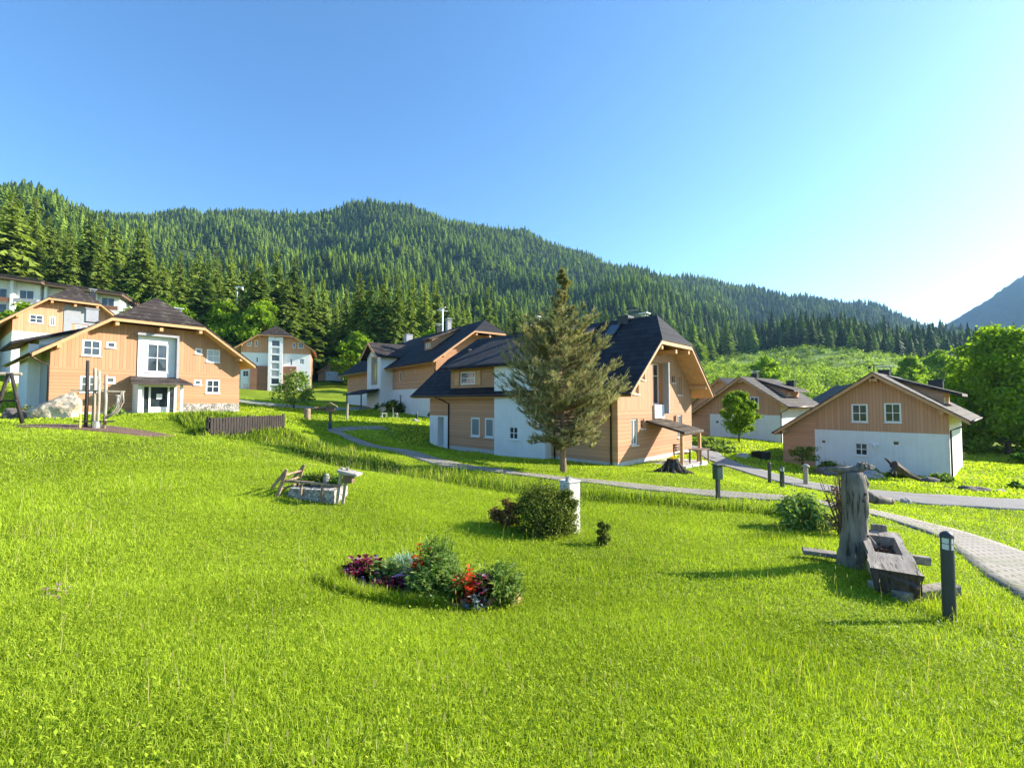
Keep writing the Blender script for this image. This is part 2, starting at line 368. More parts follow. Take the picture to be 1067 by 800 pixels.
M['pink_flower']=foliage('pink_petals',(.55,.2,.3),(.75,.45,.5),.3)
M['yellow_flower']=foliage('yellow_petals',(.75,.5,.02),(.85,.65,.05),.3)
M['twig']=foliage('brown_twigs',(.08,.05,.04),(.24,.15,.11),.1)
M['grass']=foliage('grass_blades',(.14,.215,.012),(.46,.57,.055),.45,(.5,.48,.18),.06,island=False,rough=.5)
M['ditch']=foliage('ditch_grass',(.045,.085,.012),(.15,.24,.03),.3,(.42,.38,.18),.05,island=False)  # shade of the ditch bank painted in as a darker grass colour
M['tall']=foliage('tall_grass_blades',(.14,.22,.012),(.40,.49,.04),.4,(.48,.42,.2),.16,island=False,rough=.5)
M['twigleaf']=foliage('barberry_leaves',(.10,.04,.02),(.28,.20,.07),.3)
M['pinkish']=foliage('silver_pink_leaves',(.35,.22,.24),(.62,.48,.48),.2)
M['violet']=foliage('violet_petals',(.06,.02,.10),(.28,.22,.42),.2)
M['blue_dark']=plain('blue_dark_paint',(.03,.07,.10),.6)
M['yellow_paint']=plain('yellow_paint',(.75,.6,.08),.6)
M['darkwood']=woodgrain('root_wood',(.05,.035,.028),(.14,.10,.08))
M['green_box']=plain('green_box',(.03,.07,.05),.5)
M['oldwood_x']=woodgrain('weathered_trough_log',(.14,.12,.10),(.40,.35,.29),(.15,1,1))
# ---------------------------------------------------------------- ground, paths
def seg_dist(x,y,pts,ws):
    """signed distance outside a ribbon"""
    best=np.full(x.shape,1e9)
    for (a,b,wa,wb) in zip(pts[:-1],pts[1:],ws[:-1],ws[1:]):
        ax,ay=a; bx,by=b; dx,dy=bx-ax,by-ay; L=dx*dx+dy*dy
        t=np.clip(((x-ax)*dx+(y-ay)*dy)/L,0,1)
        best=np.minimum(best,np.hypot(x-ax-t*dx,y-ay-t*dy)-(wa*(1-t)+wb*t)/2)
    return best
def smooth(pts,ws,step=.35):
    P=np.array(pts,float); W=np.array(ws,float); out=[];ow=[]
    for i in range(len(P)-1):
        p0=P[max(i-1,0)];p1=P[i];p2=P[i+1];p3=P[min(i+2,len(P)-1)]
        n=max(2,int(np.hypot(*(p2-p1))/step))
        for k in range(n):
            t=k/n; out.append(.5*((2*p1)+(-p0+p2)*t+(2*p0-5*p1+4*p2-p3)*t*t+(-p0+3*p1-3*p2+p3)*t**3)); ow.append(W[i]*(1-t)+W[i+1]*t)
    out.append(P[-1]); ow.append(W[-1]); return np.array(out),np.array(ow)
PATH=smooth([(-9.4,33.8),(-11.2,32.0),(-11.5,29.6),(-8.6,26.2),(-4.6,21.3),(-1.2,17.5),(.9,16.1),(3.3,14.9),(6.15,14.3),(8.6,13.6),(9.9,12.6),(10.3,11.4),(9.9,9.8),(8.3,7.4),(7.1,5),(6.6,1),(6.5,-4)],[1.0,1.0,1.0,1.0,.95,.9,.85,.85,.95,1.1,1.2,1.3,1.3,1.35,1.4,1.4,1.4])
ROAD=smooth([(13.6,33),(12.3,28),(12.6,24),(13.6,20.6),(16.5,18.9),(20,17.9),(27,16),(45,11),(70,6)],[1.6,1.7,2.0,2.6,2.8,2.9,3,3,3])
GRAVEL=smooth([(-60,60),(-40,52),(-24,47),(-18,50),(-17,58)],[3,3,3,2.5,2])
def ribbon(name,PW,mat,lift,cols=7,edge=.10):
    P,W=PW; T=np.gradient(P,axis=0); T/=np.hypot(T[:,0],T[:,1])[:,None]; Nn=np.stack([-T[:,1],T[:,0]],-1)
    V=[];n=len(P); wob=1+.05*np.sin(np.arange(n)*.9)+.03*np.sin(np.arange(n)*2.3)
    for c in range(cols+2):
        f=np.clip((c-1)/(cols-1),0,1)-.5
        xy=P+Nn*(f*W*wob)[:,None]
        z=G(xy[:,0],xy[:,1])+lift
        if c in (0,cols+1): z=z-edge-lift; xy=xy+Nn*(.03*np.sign(f))
        V.append(np.c_[xy,z])
    V=np.stack(V,1).reshape(-1,3); k=cols+2
    i=np.arange(n-1)[:,None]*k+np.arange(k-1)[None]; i=i.ravel()
    F=np.stack([i,i+1,i+1+k,i+k],-1)[:,::-1]
    return tag(link(name,np_mesh(name,V,F),mat),kind='structure')
ribbon('path',PATH,M['cobble'],.035); ribbon('road',ROAD,M['asphalt'],.05,9); ribbon('gravel_road',GRAVEL,M['gravel'],.07,7)
# ground: one polar sheet out to the far slopes
rad=np.concatenate([[.0],.6*1.028**np.arange(0,310)]); rad=rad[rad<3300]
ang=np.concatenate([np.linspace(-68,68,680,endpoint=False),np.linspace(68,292,150,endpoint=False)])*pi/180
RR,AA=np.meshgrid(rad,ang,indexing='ij'); X=(RR*np.sin(AA)).ravel(); Y=(RR*np.cos(AA)).ravel(); Z=G(X,Y)
na=len(ang); i=(np.arange(len(rad)-1)[:,None]*na+np.arange(na)[None]).ravel(); j=(np.arange(len(rad)-1)[:,None]*na+(np.arange(na)[None]+1)%na).ravel()
def pxof(x,y): return 533.5+474*x/np.maximum(y,.1)
def sstep(a,b,x): t=np.clip((x-a)/(b-a),0,1); return t*t*(3-2*t)
def forest_mask(x,y):
    px=pxof(x,y); r=np.hypot(x,y)
    near=np.interp(px,[-300,0,120,220,330,420,520,640,700,735,790,830,900,1000,1200],[75,105,118,110,120,110,150,190,220,245,315,285,240,240,250])
    m=(y>near)
    return m&(np.abs(x)<y*3)
fm=forest_mask(X,Y).astype(float); px=pxof(X,Y)
sm=((Y>60)&(fm<.5)&(px>560)).astype(float)
me=np_mesh('ground',np.c_[X,Y,Z],np.stack([i,j,j+na,i+na],-1)[:,::-1])
for nm,a in (('forest',fm),('scrub',sm)):
    at=me.attributes.new(nm,'FLOAT','POINT'); at.data.foreach_set('value',a.astype(np.float32))
tag(link('ground',me,M['ground'],smooth=True),kind='structure')
# the blue mountain across the valley
az=np.linspace(R(40),R(84),260); rr=np.linspace(1750,3100,90)
A2,R2=np.meshgrid(az,rr,indexing='xy')
pxm=533.5+474*np.tan(np.minimum(A2,1.35)); ridge=np.interp(pxm,[950,975,990,1010,1030,1050,1067,1100,1200,1400,2200],[345,341,334,322,311,297,286,268,215,150,60])
Yc=2500*np.cos(A2); zr=Yc*(418-ridge)/474
s=sstep(1750,2500,R2)-.45*sstep(2500,3100,R2)
gul=np.sin(A2*95+np.sin(R2/140)*1.5)*.5+np.sin(A2*43+R2/210)*.6+np.sin(A2*190+R2/80)*.25
Zm=zr*s+gul*26*s*(1-s)*2-15; Zm+=rng.normal(0,2.2,Zm.shape)*np.clip(s*2,0,1)
V=np.c_[(R2*np.sin(A2)).ravel(),(R2*np.cos(A2)).ravel(),Zm.ravel()]
k=260; i=(np.arange(89)[:,None]*k+np.arange(k-1)[None]).ravel()
kk=N('mountain_forest'); p=kk.n('NewGeometry').outputs['Position']
M['mountain']=kk.done(kk.ramp(kk.noise(.03,p,8,.75),[(.3,(.015,.035,.022)),(.7,(.045,.075,.045))]),.95,kk.bump(kk.noise(.06,p,6,.8),1,14),spec=.1)
tag(link('mountain',np_mesh('mountain',V,np.stack([i,i+1,i+1+k,i+k],-1)),M['mountain']),kind='structure')
# mulch bed by the play poles
def patch(name,cx,cy,rx,ry,rot,mat,lift=.05,n=40):
    V=[(cx,cy,g(cx,cy)+lift+.03)];F=[]
    for q,s in enumerate((.35,.7,.95,1.0)):
        for a in range(n):
            t=2*pi*a/n; w=1+.09*sin(3*t+1)+.06*sin(5*t); x=rx*s*w*cos(t); y=ry*s*w*sin(t)
            X_=cx+x*cos(rot)-y*sin(rot); Y_=cy+x*sin(rot)+y*cos(rot); V.append((X_,Y_,g(X_,Y_)+(lift if s<1 else -.05)))
    for a in range(n): F.append([0,1+a,1+(a+1)%n])
    for q in range(3):
        for a in range(n): b=1+q*n+a; c=1+q*n+(a+1)%n; F.append([b,b+n,c+n,c])
    me=bpy.data.meshes.new(name); me.from_pydata(V,[],F); me.update()
    return tag(link(name,me,mat),kind='structure')
patch('mulch_bed',-16.9,18.4,2.75,.95,.33,M['mulch'])
# ---------------------------------------------------------------- houses
def wall(mb, o, d, nrm, xa, xb, zlo, top, holes=(), depth=.14, cuts=()):
    """one wall face from o along d, holes get their own reveals; top(x) bounds it"""
    o=Vector(o); d=Vector(d); nrm=Vector(nrm)
    def P(x,z,dp=0): return o+d*x+Vector((0,0,z))-nrm*dp
    flip = d.cross(Vector((0,0,1))).dot(nrm)<0
    xs=sorted(set([xa,xb]+[c for c in cuts if xa<c<xb]+[q for h in holes for q in h[:2] if xa<q<xb]))
    for a,b in zip(xs[:-1],xs[1:]):
        hs=sorted([h for h in holes if h[0]<=a+1e-6 and h[1]>=b-1e-6],key=lambda h:h[2]); z=zlo
        ta,tb=top(a+1e-5),top(b-1e-5)
        for h in hs:
            if h[2]>z+1e-5: mb.poly([P(a,z),P(b,z),P(b,h[2]),P(a,h[2])],flip)
            z=h[3]
        if max(ta,tb)>z+1e-4: mb.poly([P(a,z),P(b,z),P(b,max(tb,z)),P(a,max(ta,z))],flip)
    for h in holes:
        x0,x1,z0,z1=h[:4]; dp=h[4] if len(h)>4 else depth
        mb.poly([P(x0,z0),P(x0,z1),P(x0,z1,dp),P(x0,z0,dp)],flip); mb.poly([P(x1,z1),P(x1,z0),P(x1,z0,dp),P(x1,z1,dp)],flip)
        mb.poly([P(x0,z1),P(x1,z1),P(x1,z1,dp),P(x0,z1,dp)],flip); mb.poly([P(x1,z0),P(x0,z0),P(x0,z0,dp),P(x1,z0,dp)],flip)
def window(parent, o, d, nrm, x0,x1,z0,z1, dp=.09, nx=2, nz=2, curtain=False, fw=.07, name='window', sill=True, frame=None, proud=.0, trim=0, rail=None):
    """frame and bars with a pane behind them and a sill below, set dp back in the wall"""
    o=Vector(o); d=Vector(d); nrm=Vector(nrm)
    if random.random()<.45 and x1-x0>.55: curtain=True
    if trim: fw=.085; dp=.05; trim=0; sill=True
    def B(mb,xa,xb,za,zb,da,db):
        pts=[o+d*x-nrm*q+Vector((0,0,z)) for q in (da,db) for x,z in ((xa,za),(xb,za),(xb,zb),(xa,zb))]
        n=len(mb.v); mb.v+=[tuple(p) for p in pts]
        for f in ((0,1,2,3),(7,6,5,4),(0,4,5,1),(1,5,6,2),(2,6,7,3),(3,7,4,0)): mb.f.append([n+i for i in f]); mb.m.append(0)
    m=MB(); e=.002
    B(m,x0+e,x0+fw,z0+e,z1-e,dp-.05,dp+.01); B(m,x1-fw,x1-e,z0+e,z1-e,dp-.05,dp+.01)
    B(m,x0+fw,x1-fw,z0+e,z0+fw,dp-.05,dp+.01); B(m,x0+fw,x1-fw,z1-fw,z1-e,dp-.05,dp+.01)
    for i in range(1,nx): x=x0+(x1-x0)*i/nx; B(m,x-.022,x+.022,z0+fw,z1-fw,dp-.04,dp+.008)
    for i in range(1,nz):
        z=z0+(z1-z0)*i/nz
        if rail: z=rail
        for j in range(nx):
            xa=x0+fw if j==0 else x0+(x1-x0)*j/nx+.022; xb=x1-fw if j==nx-1 else x0+(x1-x0)*(j+1)/nx-.022
            B(m,xa,xb,z-.02,z+.02,dp-.036,dp+.006)
    if trim:
        t=trim
        B(m,x0-t,x0-.003,z0-t,z1+t,-.035,-.002); B(m,x1+.003,x1+t,z0-t,z1+t,-.035,-.002)
        B(m,x0-.003,x1+.003,z1+.003,z1+t,-.033,-.002); B(m,x0-.003,x1+.003,z0-t,z0-.003,-.033,-.002)
    w=m.build(name,frame or M['white_paint'],parent,fix=False)
    bm=bmesh.new(); bm.from_mesh(w.data); bmesh.ops.recalc_face_normals(bm,faces=bm.faces); bm.to_mesh(w.data); bm.free()
    m=MB(); B(m,x0+.03,x1-.03,z0+.03,z1-.03,dp-.012,dp+.004)
    p=m.build('pane',M['glass_curtain'] if curtain else M['glass'],w,fix=True)
    if sill and not trim:
        m=MB(); B(m,x0-.04,x1+.04,z0-.045,z0-.004,-.07,dp-.052); m.build('sill',M['white_paint'],w,fix=True)
    return w
def roof_part(root, x0,z0,x1,z1, xr,zr, zh, ya,yb, tile, hipf=True, hipb=True, th=.07):
    """two slopes with clipped (half hip) gables; tiles above, timber boards and verge below"""
    sl=(zr-z0)/(xr-x0); sr=(zr-z1)/(x1-xr)
    xl=x0+(zh-z0)/sl; xq=x1-(zh-z1)/sr; sb=(xr-xl)*.62
    def faces(off,inset=0):
        a,b=ya+inset,yb-inset; i=inset
        f=a+sb if hipf else a; q=b-sb if hipb else b
        L=[(x0+i,a,z0+i*sl)]+([(xl,a,zh)] if hipf else [])+[(xr,f,zr),(xr,q,zr)]+([(xl,b,zh)] if hipb else [])+[(x0+i,b,z0+i*sl)]
        Rr=[(x1-i,b,z1+i*sr)]+([(xq,b,zh)] if hipb else [])+[(xr,q,zr),(xr,f,zr)]+([(xq,a,zh)] if hipf else [])+[(x1-i,a,z1+i*sr)]
        H=[]
        if hipf: H.append([(xl,a,zh),(xq,a,zh),(xr,f,zr)])
        if hipb: H.append([(xq,b,zh),(xl,b,zh),(xr,q,zr)])
        return [[(x,y,z+off) for x,y,z in p] for p in [L[::-1],Rr[::-1]]+H]
    def slab(t0,t1,inset):
        mb=MB(); T=faces(t1,inset); Bt=faces(t0,inset)
        for p in T: mb.poly(p)
        for p in Bt: mb.poly(p,True)
        from collections import Counter
        key=lambda p:(round(p[0],4),round(p[1],4)); cnt=Counter()
        for p in T:
            for i in range(len(p)): cnt[frozenset((key(p[i]),key(p[(i+1)%len(p)])))]+=1
        for p,q in zip(T,Bt):
            for i in range(len(p)):
                j=(i+1)%len(p)
                if cnt[frozenset((key(p[i]),key(p[j])))]==1: mb.poly([p[j],p[i],q[i],q[j]])
        return mb
    r=slab(0,th,0).build('roof',tile,root,fix=True)
    slab(-.2,-.004,.035).build('roof_boards',M['timber'],root,fix=True)
    return r,(xl,xq,sl,sr)
def chimney(parent,x,y,z0,z1,w=.5,mat='chimney',cap=True):
    m=MB().box(x-w/2,x+w/2,y-w/2,y+w/2,z0,z1).box(x-w/2-.05,x+w/2+.05,y-w/2-.05,y+w/2+.05,z1,z1+.07)
    c=m.build('chimney',M[mat],parent,fix=False)
    if cap:
        k=MB()
        for i in (-1,1):
            for j in (-1,1): k.tube([(x+i*w*.33,y+j*w*.33,z1+.07),(x+i*w*.33,y+j*w*.33,z1+.3)],.02,5)
        k.box(x-w/2-.08,x+w/2+.08,y-w/2-.08,y+w/2+.08,z1+.3,z1+.34); k.build('chimney_cap',M['steel'],c)
    return c
def downpipe(parent,pts,r=.045): return MB().tube(pts,r,8).build('downpipe',M['gutter'],parent,smooth=True)
def gutter(parent,x,y0,y1,z,s):
    return MB().tube([(x,y0,z),(x,y1,z)],.07,8).build('gutter',M['gutter'],parent,smooth=True)
def shed_dormer(root, side, xw, xe, ze, xr, zr, ya, yb, main, tile, wallmat, wins=(), over=.35, th=.16):
    """long low dormer: front wall at xw, roof from the eave (xe,ze) up to (xr,zr); main(x) = main roof height"""
    s=(zr-ze)/(xr-xe); dz=lambda x: ze+s*(x-xe)
    m=MB(); y0,y1=ya-over,yb+over
    P=[(xe,ze),(xr,zr)]
    T=[(xe,y0,ze),(xe,y1,ze),(xr,y1,zr),(xr,y0,zr)]
    if side>0: T=T[::-1]
    Bt=[(x,y,z-th) for x,y,z in T]
    m.poly(T[::-1]); m.poly(Bt)
    for i in range(4): j=(i+1)%4; m.poly([T[i],T[j],Bt[j],Bt[i]])
    d=m.build('dormer',tile,root,fix=True)
    MB().poly([(xe+side*-.03*0+ (.04 if side<0 else -.04),y0+.03,dz(xe+(.04 if side<0 else -.04))-th-.03),(xe+(.04 if side<0 else -.04),y1-.03,dz(xe)-th-.03),(xr,y1-.03,zr-th-.03),(xr,y0+.03,zr-th-.03)]).build('dormer_boards',M['timber'],d)
    # front wall and cheeks
    m=MB(); ztop=dz(xw)-th-.01
    wall(m,(xw,0,0),(0,1,0),(side,0,0),ya,yb,main(xw)-.1,lambda q:ztop,[w[:4] for w in wins],.08)
    n=8; xx=np.linspace(xw,xr,n+1)
    for yy,sg in ((ya,-1),(yb,1)):
        for a,b in zip(xx[:-1],xx[1:]):
            za,zb=dz(a)-th-.01,dz(b)-th-.01; ma,mb_=main(a)-.1,main(b)-.1
            if za<=ma: break
            m.poly([(a,yy,ma),(b,yy,min(mb_,zb)),(b,yy,zb),(a,yy,za)])
    m.build('dormer_wall',wallmat,d,fix=True)
    for w in wins: window(d,(xw,0,0),(0,1,0),(side,0,0),w[0],w[1],w[2],w[3],.05,2,2,sill=False,fw=.06)
    return d
def house(name,label,loc,heading,w,dep,x0,z0,x1,z1,xr,zr,zh,tile,base=-.6,of=1.0,ob=1.0,hipf=True,hipb=True,
          bands=(),gable_holes=(),left_holes=(),left_bands=None,right_holes=(),right_bands=None,group=None,back=None,purlins=True,cat='house'):
    root=empty(name,loc,R(90-heading),label,cat,group)
    rf,(xl,xq,sl,sr)=roof_part(root,x0,z0,x1,z1,xr,zr,zh,-of,dep+ob,tile,hipf,hipb)
    def prof(x):
        t=min(z0+sl*(x-x0), z1+sr*(x1-x))-.2
        return min(t, zh-.2) if hipf else t
    cuts=(xl,xr,xq)
    parts={}
    def emit(kind,bd,o,d,n,xa,xb,top,holes,cuts=()):
        for (nm,mat,a,b,lo,hi) in bd:
            a=xa if a is None else a; b=xb if b is None else b
            hs=[h for h in holes if h[0]>=a-1e-3 and h[1]<=b+1e-3 and h[2]>=lo-1e-3 and h[3]<=hi+1e-3]
            t=(lambda hi: (lambda x: min(top(x),hi)))(hi)
            parts.setdefault((nm,mat),MB()); 
            cc=list(cuts)
            if hi<50:   # break where the slope crosses the band
                for q in np.linspace(a,b,41)[1:-1]: cc.append(float(q))
            wall(parts[(nm,mat)],o,d,n,a,b,lo,t,hs,cuts=cc)
    BIG=99
    bands=[(n_,m_,a,b,(base if lo is None else lo),(BIG if hi is None else hi)) for n_,m_,a,b,lo,hi in bands]
    lb=[(n_,m_,a,b,(base if lo is None else lo),(BIG if hi is None else hi)) for n_,m_,a,b,lo,hi in (left_bands or [])] or [(n_,m_,None,None,lo,hi) for n_,m_,a,b,lo,hi in bands]
    rb=[(n_,m_,a,b,(base if lo is None else lo),(BIG if hi is None else hi)) for n_,m_,a,b,lo,hi in (right_bands or [])] or lb
    emit('front',bands,(0,0,0),(1,0,0),(0,-1,0),0,w,prof,gable_holes,cuts)
    emit('left',lb,(0,0,0),(0,1,0),(-1,0,0),0,dep,lambda y:z0-x0*sl-.2,left_holes)
    emit('right',rb,(w,0,0),(0,1,0),(1,0,0),0,dep,lambda y:z1+(x1-w)*sr-.2,right_holes)
    bk=back or [(n_,m_,None,None,lo,hi) for n_,m_,a,b,lo,hi in lb]
    emit('back',bk,(0,dep,0),(1,0,0),(0,1,0),0,w,prof,(),cuts)
    for (nm,mat),mb in parts.items(): mb.build(nm,M[mat],root)
    if purlins:
        ps=[(xl+.25,zh-.2-.02),(xq-.25,zh-.2-.02),(xr,(zh if hipf else zr)-.32),(max(.25,x0+.5),prof(max(.25,x0+.5))+.0),(min(w-.25,x1-.5),prof(min(w-.25,x1-.5))+.0)]
        for px_,pz in ps: MB().box(px_-.09,px_+.09,-of+.12,-.003,pz-.22,pz-.01).build('purlin',M['timber'],root)
    gutter(root,x0-.05,-of,dep+ob,z0-.03,-1); gutter(root,x1+.05,-of,dep+ob,z1-.03,1)
    root['x']=0; del root['x']
    return root,prof,(xl,xq,sl,sr),rf
OX=(0,0,0); DX=(1,0,0); NF=(0,-1,0)

# --- house with the glazed stair and the small entrance roof, front left
hg=[(1.33,2.18,3.55,4.52),(2.42,2.88,4.12,4.5),(7.12,7.54,4.12,4.52),(7.82,8.66,3.6,4.52),(7.82,8.7,1.38,2.36),(7.1,7.54,1.95,2.33),(2.45,2.9,1.93,2.33),(1.30,2.12,1.35,2.33),(3.95,5.93,2.42,5.0,.42),(4.15,5.85,.0,1.98,.5)]
A,profA,rA,rfA=house('timber_house','orange timber house at the left with white stair window above a small grey entrance roof',(-26.47,26,-.82),38,10.0,12.5,-.85,3.45,10.75,3.45,4.95,7.7,5.9,M['tile_left'],
  bands=[('plinth','plinth',0,6.4,None,.18),('wall','board_h',0,6.4,.18,2.83),('wall','board_h',6.4,None,.66,2.83),('stone_plinth','rubble',6.4,None,None,.66),('upper_wall','board_v',None,None,2.83,None)],
  gable_holes=[h for h in hg if not (h[2]<2.83<h[3])], left_bands=[('side_wall','grey_paint',None,None,None,None)],right_bands=[('wall','board_h',None,None,None,2.83),('upper_wall','board_v',None,None,2.83,None)])
for h in hg[:8]: big=h[1]-h[0]>.7; window(A,OX,DX,NF,*h[:4],dp=.08,nx=2 if big else 1,nz=2 if big else 1,trim=.09)
# white stair surround standing proud, with its deep glazed recess
m=MB()
for (a,b,c,d) in ((3.95,4.40,2.35,5.05),(5.54,5.95,2.35,5.05),(4.40,5.54,2.35,2.72),(4.40,5.54,4.60,5.05)): m.box(a,b,-.05,-.003,c,d)
m.build('stair_surround',M['render'],A); window(A,(0,-.05,0),DX,NF,4.40,5.54,2.72,4.60,dp=.02,fw=.08)
MB().box(5.95,6.07,-.4,-.003,2.35,5.12).box(3.85,6.07,-.4,-.003,5.05,5.2).build('stair_fin',M['grey_paint'],A)
# entrance porch
m=MB(); m.poly([(3.3,-1.75,1.98),(6.5,-1.75,1.98),(6.2,-.004,2.42),(3.6,-.004,2.42)]); m.poly([(3.3,-1.75,1.86),(3.6,-.004,2.30),(6.2,-.004,2.30),(6.5,-1.75,1.86)])
m.poly([(3.3,-1.75,1.86),(6.5,-1.75,1.86),(6.5,-1.75,1.98),(3.3,-1.75,1.98)]); m.poly([(3.3,-1.75,1.86),(3.3,-1.75,1.98),(3.6,-.004,2.42),(3.6,-.004,2.30)]); m.poly([(6.5,-1.75,1.98),(6.5,-1.75,1.86),(6.2,-.004,2.30),(6.2,-.004,2.42)])
can=m.build('porch_roof',M['tile_left'],A)
MB().box(3.75,3.93,-1.3,-.004,-.3,1.9).build('porch_wall',M['render'],A); MB().box(5.95,6.1,-1.3,-1.15,-.3,1.9).build('post',M['white_paint'],A)
d=MB().box(4.0,4.2,-.6,-.5,-.05,1.9).box(5.8,5.93,-.6,-.5,-.05,1.9).box(4.2,5.8,-.6,-.5,1.74,1.9).box(4.45,4.55,-.6,-.5,-.05,1.74).box(5.45,5.55,-.6,-.5,-.05,1.74).box(4.55,5.45,-.59,-.52,-.05,.45).build('door',M['white_paint'],A)
MB().box(4.2,5.8,-.55,-.53,0,1.74).build('pane',M['glass'],d); MB().box(4.85,5.15,-.61,-.595,.95,1.3).build('notice',M['white_paint'],d)
MB().box(3.6,6.4,-1.6,-.3,-.5,-.06).build('step',M['plinth'],A)
downpipe(A,[(-.9,-.6,3.38),(-.5,-.3,3.1),(-.06,-.08,2.85),(-.06,-.08,-.2)])
mainA=lambda x:3.45+rA[2]*(x+.85)
MB().box(-.55,1.2,3.6,8.0,-.5,4.35).build('side_bay',M['render'],A)
shed_dormer(A,-1,-.1,-1.3,4.4,2.15,5.70,3.6,10.2,mainA,M['tile'],M['render'],[(8.6,9.6,4.1,4.5)])
chimney(A,3.2,9.5,6.8,7.75,.7,'grey_paint',False); chimney(A,7.2,4.2,6.2,7.5,.5,'metal_dark')

# --- main house
hm=[(1.32,2.0,.95,2.28),(2.3,2.75,1.75,2.25),(1.5,2.15,3.55,4.4),(2.42,2.85,4.3,4.78),(6.2,6.6,4.25,4.7),(6.95,7.6,3.55,4.72),(6.35,6.75,1.72,2.36),(6.95,7.6,1.0,2.36),(3.75,5.0,3.0,5.3,.5),(3.8,5.3,.05,2.0,.35)]
LW=[(8.5,9.3,.95,2.15),(9.75,10.6,.95,2.15)]
Mh,profM,rM,rfM=house('timber_house','large black roofed house in the centre behind the pine with a plank porch roof',(5.10,22,-3.18),43,9.05,14.9,-.75,3.55,9.75,3.55,4.5,7.95,6.3,M['tile'],
  bands=[('plinth','plinth',None,None,None,.22),('wall','board_h',None,None,.22,2.76),('upper_wall','board_v',None,None,2.76,None)],gable_holes=hm,
  left_bands=[('plinth','plinth',0,12.9,None,.22),('wall','board_h2',0,12.9,.22,None),('wall','board_h2',12.9,None,2.2,None),('corner_wall','render',12.9,None,None,2.2)],left_holes=LW+[(1.3,1.31,3.2,3.21)]+[(13.35,14.0,.1,2.1,.6)],
  right_bands=[('plinth','plinth',None,None,None,.22),('wall','board_h2',None,None,.22,None)],of=1.15,ob=1.2)
for h in hm[:8]: window(Mh,OX,DX,NF,*h[:4],dp=.10,nx=2 if h[1]-h[0]>.6 else 1,nz=1,fw=.07,frame=M['white_paint'] if h[2]<1.5 else M['timber'])
for h in LW: window(Mh,OX,(0,1,0),(-1,0,0),*h,dp=.07,nx=1,nz=1,curtain=True,fw=.10)
MB().box(.58,.62,13.35,14.0,.1,2.1).build('alcove_back',M['grey_paint'],Mh)
window(Mh,OX,DX,NF,3.75,5.0,3.0,5.3,dp=.3,nx=2,nz=2,fw=.08,name='stair_window',rail=4.6,sill=False); MB().box(3.78,4.97,-.1,-.003,2.25,2.99).build('spandrel_panel',M['render'],Mh)
MB().box(5.0,5.12,-.35,-.003,2.5,5.35).build('stair_fin',M['grey_paint'],Mh)
window(Mh,OX,DX,NF,3.8,5.3,.05,2.0,dp=.25,nx=2,nz=1,fw=.1,name='glazed_door',sill=False)
# white bay and its wide dormer
mainM=lambda x:3.55+rM[2]*(x+.75)
m=MB(); wall(m,(-.55,0,0),(0,1,0),(-1,0,0),4.05,7.9,-.6,lambda y:5.25,[(6.0,6.7,1.0,1.75)])
wall(m,(0,4.05,0),(1,0,0),(0,-1,0),-.55,3.0,-.6,lambda x:5.25+.45*max(0,x),[]); wall(m,(0,7.9,0),(1,0,0),(0,1,0),-.55,3.0,-.6,lambda x:5.25+.45*max(0,x),[])
m.build('white_bay',M['render'],Mh); window(Mh,(-.55,0,0),(0,1,0),(-1,0,0),6.0,6.7,1.0,1.75,dp=.07)
dm=shed_dormer(Mh,-1,-.25,-.95,5.38,4.45,7.93,3.9,12.3,mainM,M['tile'],M['board_h'],[(9.9,11.3,4.25,5.05)],over=.35)
[MB().box(-.31,-.26,a,a+.45,4.2,5.1).build('shutter',M['timber'],dm) for a in (9.35,11.4)]
downpipe(Mh,[(-.8,-.4,3.5),(-.4,.2,3.3),(-.06,.35,3.1),(-.06,.35,-.2)]); downpipe(Mh,[(-.8,13.3,3.45),(-.35,12.9,3.2),(-.07,12.75,3.0),(-.07,12.75,-.2)])
downpipe(Mh,[(-.61,3.9,4.8),(-.15,3.85,3.3),(-.06,3.8,3.0),(-.06,3.8,0)])
# skylights, chimneys
def skylight(parent,x,y,zf,sl,w=.7,l=.9):
    f=MB(); f.poly([(x,y,zf+.14),(x,y+w,zf+.14),(x+l,y+w,zf+l*sl+.14),(x+l,y,zf+l*sl+.14)][::-1])
    for a,b in (((x,y,zf+.09),(x,y+w,zf+.09)),((x+l,y,zf+l*sl+.09),(x+l,y+w,zf+l*sl+.09)),((x,y,zf+.09),(x+l,y,zf+l*sl+.09)),((x,y+w,zf+.09),(x+l,y+w,zf+l*sl+.09))): f.beam(a,b,.09,.13)
    s=f.build('skylight',M['metal_dark'],parent); q=.02
    MB().poly([(x+.05,y+.05,zf+.05*sl+.16),(x+.05,y+w-.05,zf+.05*sl+.16),(x+l-.05,y+w-.05,zf+(l-.05)*sl+.16),(x+l-.05,y+.05,zf+(l-.05)*sl+.16)][::-1]).build('pane',M['glass'],s)
    return s
skylight(Mh,3.1,2.0,mainM(3.1),rM[2]); skylight(Mh,3.2,4.6,5.38+.472*4.15,.472)
chimney(Mh,4.2,6.2,7.2,8.35,.42,'metal_dark'); chimney(Mh,4.9,1.0,7.0,7.95,.34,'metal_dark'); chimney(Mh,4.3,9.2,7.2,8.3,.34,'metal_dark'); 
MB().box(4.05,4.75,1.6,2.3,7.3,8.15).build('roof_vent_box',M['metal_dark'],Mh)
MB().tube([(1.6,12.6,5.2),(1.6,12.6,6.75)],.09,10).box(1.45,1.75,12.45,12.75,6.75,6.82).build('vent_pipe',M['metal_dark'],Mh)
MB().tube([(4.5,8.6,7.8),(4.5,8.6,9.0)],.05,8).tube([(4.3,8.6,9.0),(4.7,8.6,9.0)],.04,6).build('vent_pipe',M['steel'],Mh)
